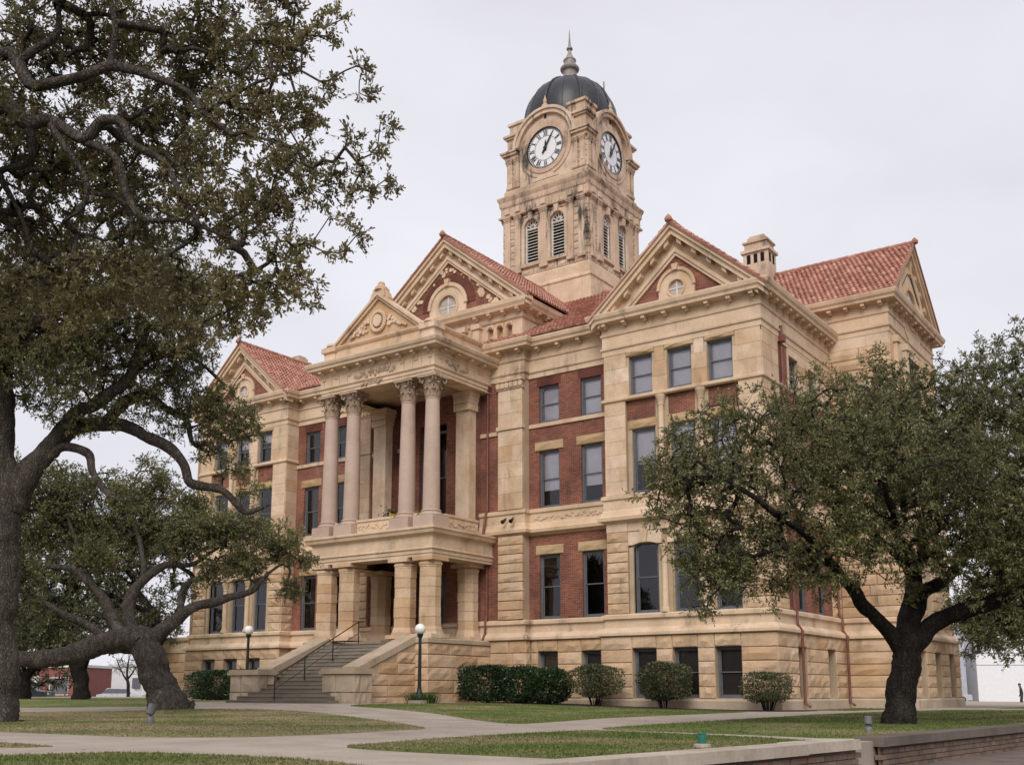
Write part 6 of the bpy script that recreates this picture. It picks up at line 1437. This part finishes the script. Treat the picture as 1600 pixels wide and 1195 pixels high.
shrub('clipped_hedge', 'dark clipped hedge left of the entrance steps below the far pavilion', (-30.0, -1.7), (1.9, .9, .68), 15000, .11, 'hedge_leaf', 27, 4.5, 6, HG, 'hedge', .1, .7)
shrub('clipped_hedge', 'dark clipped hedge tucked behind the left stair pedestal', (-26.6, -1.9), (1.7, .9, .7), 13000, .11, 'hedge_leaf', 28, 4.5, 6, HG, 'hedge', .1, .7)
# clump of strap leaves at the foot of the lamp
ln = empty('lily_clump', (-12.2, -6.3, .24)); tag(ln, 'low clump of arching strap leaves at the foot of the lamp post by the podium', 'plant'); bpy.context.view_layer.update()
rs_ = np.random.RandomState(5); V = []
for i in range(520):
    a = rs_.rand() * 6.283; r0 = rs_.rand() * .55; bx, by = -12.25 + r0 * math.cos(a) * 1.4, -6.0 + r0 * math.sin(a) * 1.0; h = .28 + .3 * rs_.rand(); o_ = .2 + .35 * rs_.rand(); z0 = .24
    pr = None
    for t in np.linspace(0, 1, 5):
        rr = o_ * t ** 1.2; z = z0 + h * (1 - (1 - 1.5 * t) ** 2 if t > .0 else 0) * .8; p = np.array([bx + rr * math.cos(a), by + rr * math.sin(a), max(z, z0)]); w = .014 * (1 - t * .9); sd = np.array([-math.sin(a), math.cos(a), 0]) * w
        if pr is not None: V.append([pr[0] - pr[1], pr[0] + pr[1], p + sd, p - sd])
        pr = (p, sd)
o = tag(link('strap_leaves', mesh_np('strap_leaves', np.array(V), 4, M['lily_leaf'])), kind='stuff'); o.parent = ln; o.matrix_parent_inverse = ln.matrix_world.inverted()
rs_ = np.random.RandomState(8); bp = np.array([-17.75, -1.95, 8.85]) + rs_.normal(size=(260, 3)) * (.16, .16, .16); dd = rs_.normal(size=(260, 3)); dd /= np.linalg.norm(dd, axis=1)[:, None]
pot = empty('potted_plant', (-17.75, -1.95, 7.8)); tag(pot, 'bushy green potted plant standing on the portico balcony', 'plant'); bpy.context.view_layer.update()
o = link('foliage', leaves_mesh('foliage', bp, dd, np.full(260, .12), np.full(260, .06), M['hedge_leaf'], rs_, False)); o.parent = pot; o.matrix_parent_inverse = pot.matrix_world.inverted()
mb = MB(); mb.lathe(-17.75, -1.95, [(.14, 7.8), (.2, 8.6), (.22, 8.65), (.18, 8.66)], 12); o = mb.build('pot', M['copper']); o.parent = pot; o.matrix_parent_inverse = pot.matrix_world.inverted()

# ------------------------------------------------------------------ lamp posts, ground lights
def lamp(x, y, z0, top, label):
    r = empty('lamp_post', (x, y, z0)); tag(r, label, 'lamp post', 'globe lamp posts'); bpy.context.view_layer.update()
    def K(mb, n, m_, sm=True):
        o = mb.build(n, M[m_], None, sm); o.parent = r; o.matrix_parent_inverse = r.matrix_world.inverted()
        if sm: autosmooth(o, 40)
        return o
    mb = MB(); mb.box(x - .3, x + .3, y - .3, y + .3, z0 - .1, z0 + .13); K(mb, 'footing', 'concrete', False)
    zt = top - .2
    mb = MB(); mb.lathe(x, y, [(.17, z0 + .13), (.18, z0 + .2), (.14, z0 + .26), (.13, z0 + .42), (.09, z0 + .5), (.085, z0 + .6)], 14); K(mb, 'base', 'lamp_green')
    mb = MB(); mb.lathe(x, y, [(.075, z0 + .58), (.06, zt - .2), (.06, zt - .15)], 14); K(mb, 'pole', 'lamp_green')
    mb = MB(); mb.lathe(x, y, [(.06, zt - .16), (.1, zt - .1), (.12, zt - .03), (.13, zt + .01), (.1, zt + .03)], 14); K(mb, 'fitter', 'lamp_green')
    mb = MB(); R_ = .215; zc = top; mb.lathe(x, y, [(max(.002, R_ * math.sin(t)), zc - R_ * math.cos(t)) for t in np.linspace(.35, math.pi - .01, 14)], 22); K(mb, 'globe', 'globe')
lamp(-12.05, -6.4, .24, 3.13, 'green lamp post with white globe beside the podium and strap-leaved clump')
lamp(-23.24, -5.46, .25, 3.5, 'green lamp post with white globe behind the left stair pedestal')
lamp(-35.9, -.93, .25, 3.55, 'green lamp post with white globe at the low side porch behind the leaning trunk')
def spot(x, y, h, w, mat, label, tilt):
    r = empty('ground_spotlight', (x, y, zg(x, y))); tag(r, label, 'spotlight', 'lawn spotlights'); bpy.context.view_layer.update(); z = zg(x, y)
    def K(mb, n, m_=mat):
        o = mb.build(n, M[m_]); o.parent = r; o.matrix_parent_inverse = r.matrix_world.inverted(); autosmooth(o, 40)
    mb = MB(); mb.lathe(x, y, [(w * .95, z - .03), (w * .95, z + .05), (w * .8, z + h * .3), (w * .55, z + h * .36)], 12); K(mb, 'junction_box')
    mb = MB(); mb.tube([(x, y, z + h * .3, .025), (x, y, z + h * .5, .025)], 8); K(mb, 'stem')
    dx, dy = tilt
    mb = MB(); mb.tube([(x - dx * .4, y - dy * .4, z + h * .44, w * .6), (x - dx * .2, y - dy * .2, z + h * .5, w * .95), (x + dx, y + dy, z + h * .97, w), (x + dx * 1.02, y + dy * 1.02, z + h, w * 1.06)], 14); K(mb, 'lamp_housing')
spot(-5.3, -23.56, .44, .1, 'spot_grey', 'grey bullet spotlight on the dry lawn before the leaning oak', (.03, .05))
spot(9.32, -19.53, .29, .07, 'spot_grey', 'small dark grey spotlight on the lawn below the forked oak', (.0, .02))
gl = empty('ground_light', (9.16, -25.87, 0)); tag(gl, 'short green cylinder light on a small concrete pad by the wall', 'ground light'); bpy.context.view_layer.update()
for (nm, mt, mbf) in (('pad', 'wallcap', lambda m_: m_.lathe(9.16, -25.87, [(.11, .0), (.11, .05), (.05, .055)], 14)), ('housing', 'spot_green', lambda m_: m_.lathe(9.16, -25.87, [(.055, .04), (.055, .17), (.06, .175), (.06, .185), (.02, .19)], 18))):
    mb = MB(); mbf(mb); o = mb.build(nm, M[mt]); o.parent = gl; o.matrix_parent_inverse = gl.matrix_world.inverted(); autosmooth(o, 40)

# ------------------------------------------------------------------ far surroundings
RV, FV = np.array([math.cos(math.radians(35.36)), math.sin(math.radians(35.36))]), np.array([-math.sin(math.radians(35.36)), math.cos(math.radians(35.36))])
def far_frame(cx, cy, yaw):        # local x right, y away
    c, s_ = math.cos(yaw), math.sin(yaw); return lambda u, n, z: (cx + u * c + n * s_, cy + u * s_ - n * c, z)
def far_building(name, label, cx, cy, yaw, w, d, h, mat, wins, cat='building', trim=None):
    r = empty(name, (cx, cy, -.4)); tag(r, label, cat); bpy.context.view_layer.update(); P = far_frame(cx, cy, yaw)
    def K(mb, n, m_):
        o = mb.build(n, M[m_]); o.parent = r; o.matrix_parent_inverse = r.matrix_world.inverted(); return o
    mb = MB(); mb.fbox(P, -w / 2, w / 2, -d, 0, -.4, h); K(mb, 'wall', mat); mb = MB(); mb.fbox(P, -w / 2 - .15, w / 2 + .15, -d - .1, .15, h, h + .3); K(mb, 'parapet', trim or mat)
    for (a, b, z0, z1, wm) in wins:
        mb = MB(); mb.fbox(P, a - .1, b + .1, -.1, .06, z0 - .1, z1 + .1); o = K(mb, 'window', 'white_paint'); g = MB(); g.fbox(P, a, b, .0, .075, z0, z1); q = g.build('pane', M[wm]); q.parent = o
    return P, K
Y35 = math.radians(35.36)
# left: red shop and white building across the street (about 120 m away)
P, K = far_building('red_shop', 'low red shop building across the street behind the parked cars', -97.0, 30.2, Y35, 6.6, 8, 3.4, 'redshop', [(-2.6, -1.9, .6, 2.4, 'white_paint'), (-.6, 1.4, .4, 2.2, 'frame'), (2.4, 3.4, .4, 2.2, 'frame')], trim='pale_wall')
far_building('white_shop', 'pale two storey building across the street beyond the thin young tree', -95.0, 48.0, Y35, 22, 10, 3.8, 'pale_wall', [(-8 + 2.4 * i, -6.9 + 2.4 * i, 1.0, 2.4, 'frame') for i in range(7)])
# right: white wall building and grey sided building
P, K = far_building('white_warehouse', 'plain white stucco building behind the courthouse corner', 0.4, 86.2, Y35, 24, 14, 7.6, 'white_wall', [])
for z in (3.4, 4.6, 5.7):
    mb = MB(); mb.fbox(P, -12, 12, 0, .04, z, z + .07); K(mb, 'wall_line', 'siding')  # thin grey strips laid across the white wall
far_building('grey_sided_building', 'grey horizontal sided building beside the white stucco building', -12.2, 76.5, Y35, 5, 10, 6.0, 'siding', [])
pole = empty('utility_pole', (2.3, 38.3, -.4)); tag(pole, 'dark wooden utility pole in front of the white building', 'pole'); bpy.context.view_layer.update()
mb = MB(); mb.tube([(3.2, 33.6, -.4, .17), (3.2, 33.6, 9, .12)], 10); o = mb.build('pole_shaft', M['wood'], None, True); o.parent = pole; o.matrix_parent_inverse = pole.matrix_world.inverted()
mb = MB(); mb.tube([(2.2, 33.0, 8.2, .06), (4.2, 34.3, 8.2, .06)], 6); o = mb.build('crossarm', M['wood']); o.parent = pole; o.matrix_parent_inverse = pole.matrix_world.inverted()
def car(label, cx, cy, yaw, paint, L=4.6, W=1.8, Hh=1.45, suv=False):
    r = empty('parked_car', (cx, cy, -.4)); tag(r, label, 'car', 'cars parked across the street'); bpy.context.view_layer.update(); P = far_frame(cx, cy, yaw); z0 = -.4
    def K(mb, n, m_, par=None):
        o = mb.build(n, M[m_])
        if par: o.parent = par
        else: o.parent = r; o.matrix_parent_inverse = r.matrix_world.inverted()
        return o
    a = L / 2; hb = .62 * Hh
    prof = [(-a, .3), (a, .3), (a, hb * .9), (a * .55, hb), (a * .3, Hh - .05), (-a * .55, Hh), (-a * .9 if suv else -a * .75, hb), (-a, hb * .9)]
    mb = MB(); mb.prism(P, [(u, z0 + z) for u, z in prof], -W, 0); K(mb, 'body', paint)
    mb = MB(); mb.prism(P, [(a * .5, z0 + hb + .03), (a * .27, z0 + Hh - .1), (-a * .52, z0 + Hh - .07), (-a * .8, z0 + hb + .03)], -.01, .012); K(mb, 'side_window', 'frame')
    for u in (-a * .6, a * .6):
        mb = MB(); mb.ring(P, u, z0 + .32, .16, .33, -.2, .02, seg=18); w = K(mb, 'wheel', 'rubber'); g = MB(); g.disc(P, u, z0 + .32, .17, .0, 14); K(g, 'rim', 'finial', w)
    mb = MB(); mb.fbox(P, a - .05, a + .02, -.5, -.15, z0 + hb * .7, z0 + hb * .88); K(mb, 'headlight', 'clock_white')
car('dark van parked across the street near the red shop', -84.5, 19.0, Y35, 'carpaint_dark', 5.0, 1.9, 1.9, True)
car('silver car parked across the street before the thin young tree', -78.0, 25.5, Y35, 'carpaint_pale')
car('pale sedan parked across the street beyond the leaning oak', -73.5, 29.6, Y35 + .1, 'carpaint_pale', 4.5)
car('silver car partly hidden behind the courthouse corner', -9.9, 68.6, Y35, 'carpaint_pale')
# person at the edge of the street
def person(x, y, z0, h, yaw):
    r = empty('person', (x, y, z0)); tag(r, 'person in a dark jacket carrying a bag walking by the white building', 'person'); bpy.context.view_layer.update()
    k = h / 1.75; c, s_ = math.cos(yaw), math.sin(yaw)
    def W_(u, v, z): return (x + (u * c - v * s_) * k, y + (u * s_ + v * c) * k, z0 + z * k)
    J = {'pel': (0, 0, .95, .15, .12), 'wst': (0, 0, 1.1, .14, .11), 'chs': (0, .03, 1.35, .17, .13), 'nek': (0, .05, 1.5, .06, .06), 'hd0': (0, .07, 1.58, .085, .09), 'hd1': (0, .08, 1.7, .08, .09),
         'hipL': (.1, 0, .9, .1, .1), 'kneL': (.11, .08, .5, .07, .07), 'ankL': (.11, -.04, .09, .045, .05), 'toeL': (.12, .14, .04, .04, .035), 'hipR': (-.1, 0, .9, .1, .1), 'kneR': (-.11, .02, .5, .07, .07), 'ankR': (-.11, -.12, .12, .045, .05), 'toeR': (-.12, .04, .04, .04, .035),
         'shL': (.2, .03, 1.42, .075, .07), 'elL': (.25, .0, 1.14, .055, .055), 'wrL': (.22, .12, .92, .04, .04), 'hnL': (.21, .16, .84, .04, .03), 'shR': (-.2, .03, 1.42, .075, .07), 'elR': (-.26, -.03, 1.14, .055, .055), 'wrR': (-.24, .06, .9, .04, .04), 'hnR': (-.23, .1, .82, .04, .03)}
    E_ = [('pel', 'wst'), ('wst', 'chs'), ('chs', 'nek'), ('nek', 'hd0'), ('hd0', 'hd1'), ('pel', 'hipL'), ('hipL', 'kneL'), ('kneL', 'ankL'), ('ankL', 'toeL'), ('pel', 'hipR'), ('hipR', 'kneR'), ('kneR', 'ankR'), ('ankR', 'toeR'), ('chs', 'shL'), ('shL', 'elL'), ('elL', 'wrL'), ('wrL', 'hnL'), ('chs', 'shR'), ('shR', 'elR'), ('elR', 'wrR'), ('wrR', 'hnR')]
    ks = list(J); me = bpy.data.meshes.new('body'); me.from_pydata([W_(*J[q][:3]) for q in ks], [(ks.index(a), ks.index(b)) for a, b in E_], []); me.materials.append(M['cloth_dark'])
    o = link('body', me); o.parent = r; o.matrix_parent_inverse = r.matrix_world.inverted()
    sk = o.modifiers.new('skin', 'SKIN'); 
    for i, q in enumerate(ks): me.skin_vertices[0].data[i].radius = (J[q][3] * k, J[q][4] * k); me.skin_vertices[0].data[i].use_root = (q == 'pel')
    o.modifiers.new('sub', 'SUBSURF').levels = 2; o.modifiers['sub'].render_levels = 2
    mb = MB(); hx, hy, hz = W_(0, .09, 1.64); mb.lathe(hx, hy, [(.01, hz - .13), (.07, hz - .1), (.092, hz), (.085, hz + .07), (.04, hz + .12), (.01, hz + .13)], 12); o = mb.build('head', M['skin'], None, True); o.parent = r; o.matrix_parent_inverse = r.matrix_world.inverted()
    mb = MB(); mb.lathe(hx, hy, [(.095, hz + .02), (.1, hz + .06), (.08, hz + .12), (.01, hz + .15)], 12); o = mb.build('hair', M['black'], None, True); o.parent = r; o.matrix_parent_inverse = r.matrix_world.inverted()
pp_ = np.array([15.071, -38.353]) + FV * 71.5 + RV * (796 / 1641 * 71.5 * math.cos(math.radians(10.18)) * 1.0)
person(float(pp_[0]), float(pp_[1]), -.4, 1.62, Y35 + 1.2)

def copy_tree(src, loc, sc, rz):
    c = src.copy(); COL.objects.link(c); c.location = loc; c.scale = (sc, sc, sc); c.rotation_euler = (0, 0, rz)
    tag(c, 'live oak across the street reflected in the courthouse windows', 'tree', 'oaks across the street')
    for ch in src.children:
        d = ch.copy(); COL.objects.link(d); d.parent = c; d.matrix_parent_inverse = ch.matrix_parent_inverse.copy()
    return c
src = [o for o in bpy.data.objects if o.get('label', '').startswith('leafy oak behind')][0]
for i, (x, y) in enumerate(((-62, -62), (-48, -70), (-33, -66), (-18, -74), (-4, -70), (-76, -48), (14, -76), (52, -40), (60, -18), (64, 6), (24, 45), (38, 58), (22, 68))):  # unseen oaks for reflections, the last ones added to darken the side windows
    copy_tree(src, (x, y, -.4), 1.5 + .25 * math.sin(i * 2.3), i * 1.3)

far_building('reflected_brick_front', 'dark brick storefront row across the street added out of view for reflections in the lower windows', -48, -92, Y35 + 2.2, 60, 10, 8, 'redshop', [(-27 + 4 * i, -25 + 4 * i, 4.6, 6.6, 'frame') for i in range(14)])  # unseen storefronts added to darken what the lower windows reflect
far_building('reflected_grey_front', 'grey storefront across the side street added out of view for reflections in the lower windows', 2, -96, Y35 + 2.75, 40, 10, 7, 'siding', [(-18 + 4 * i, -16 + 4 * i, 3.6, 5.6, 'frame') for i in range(9)])
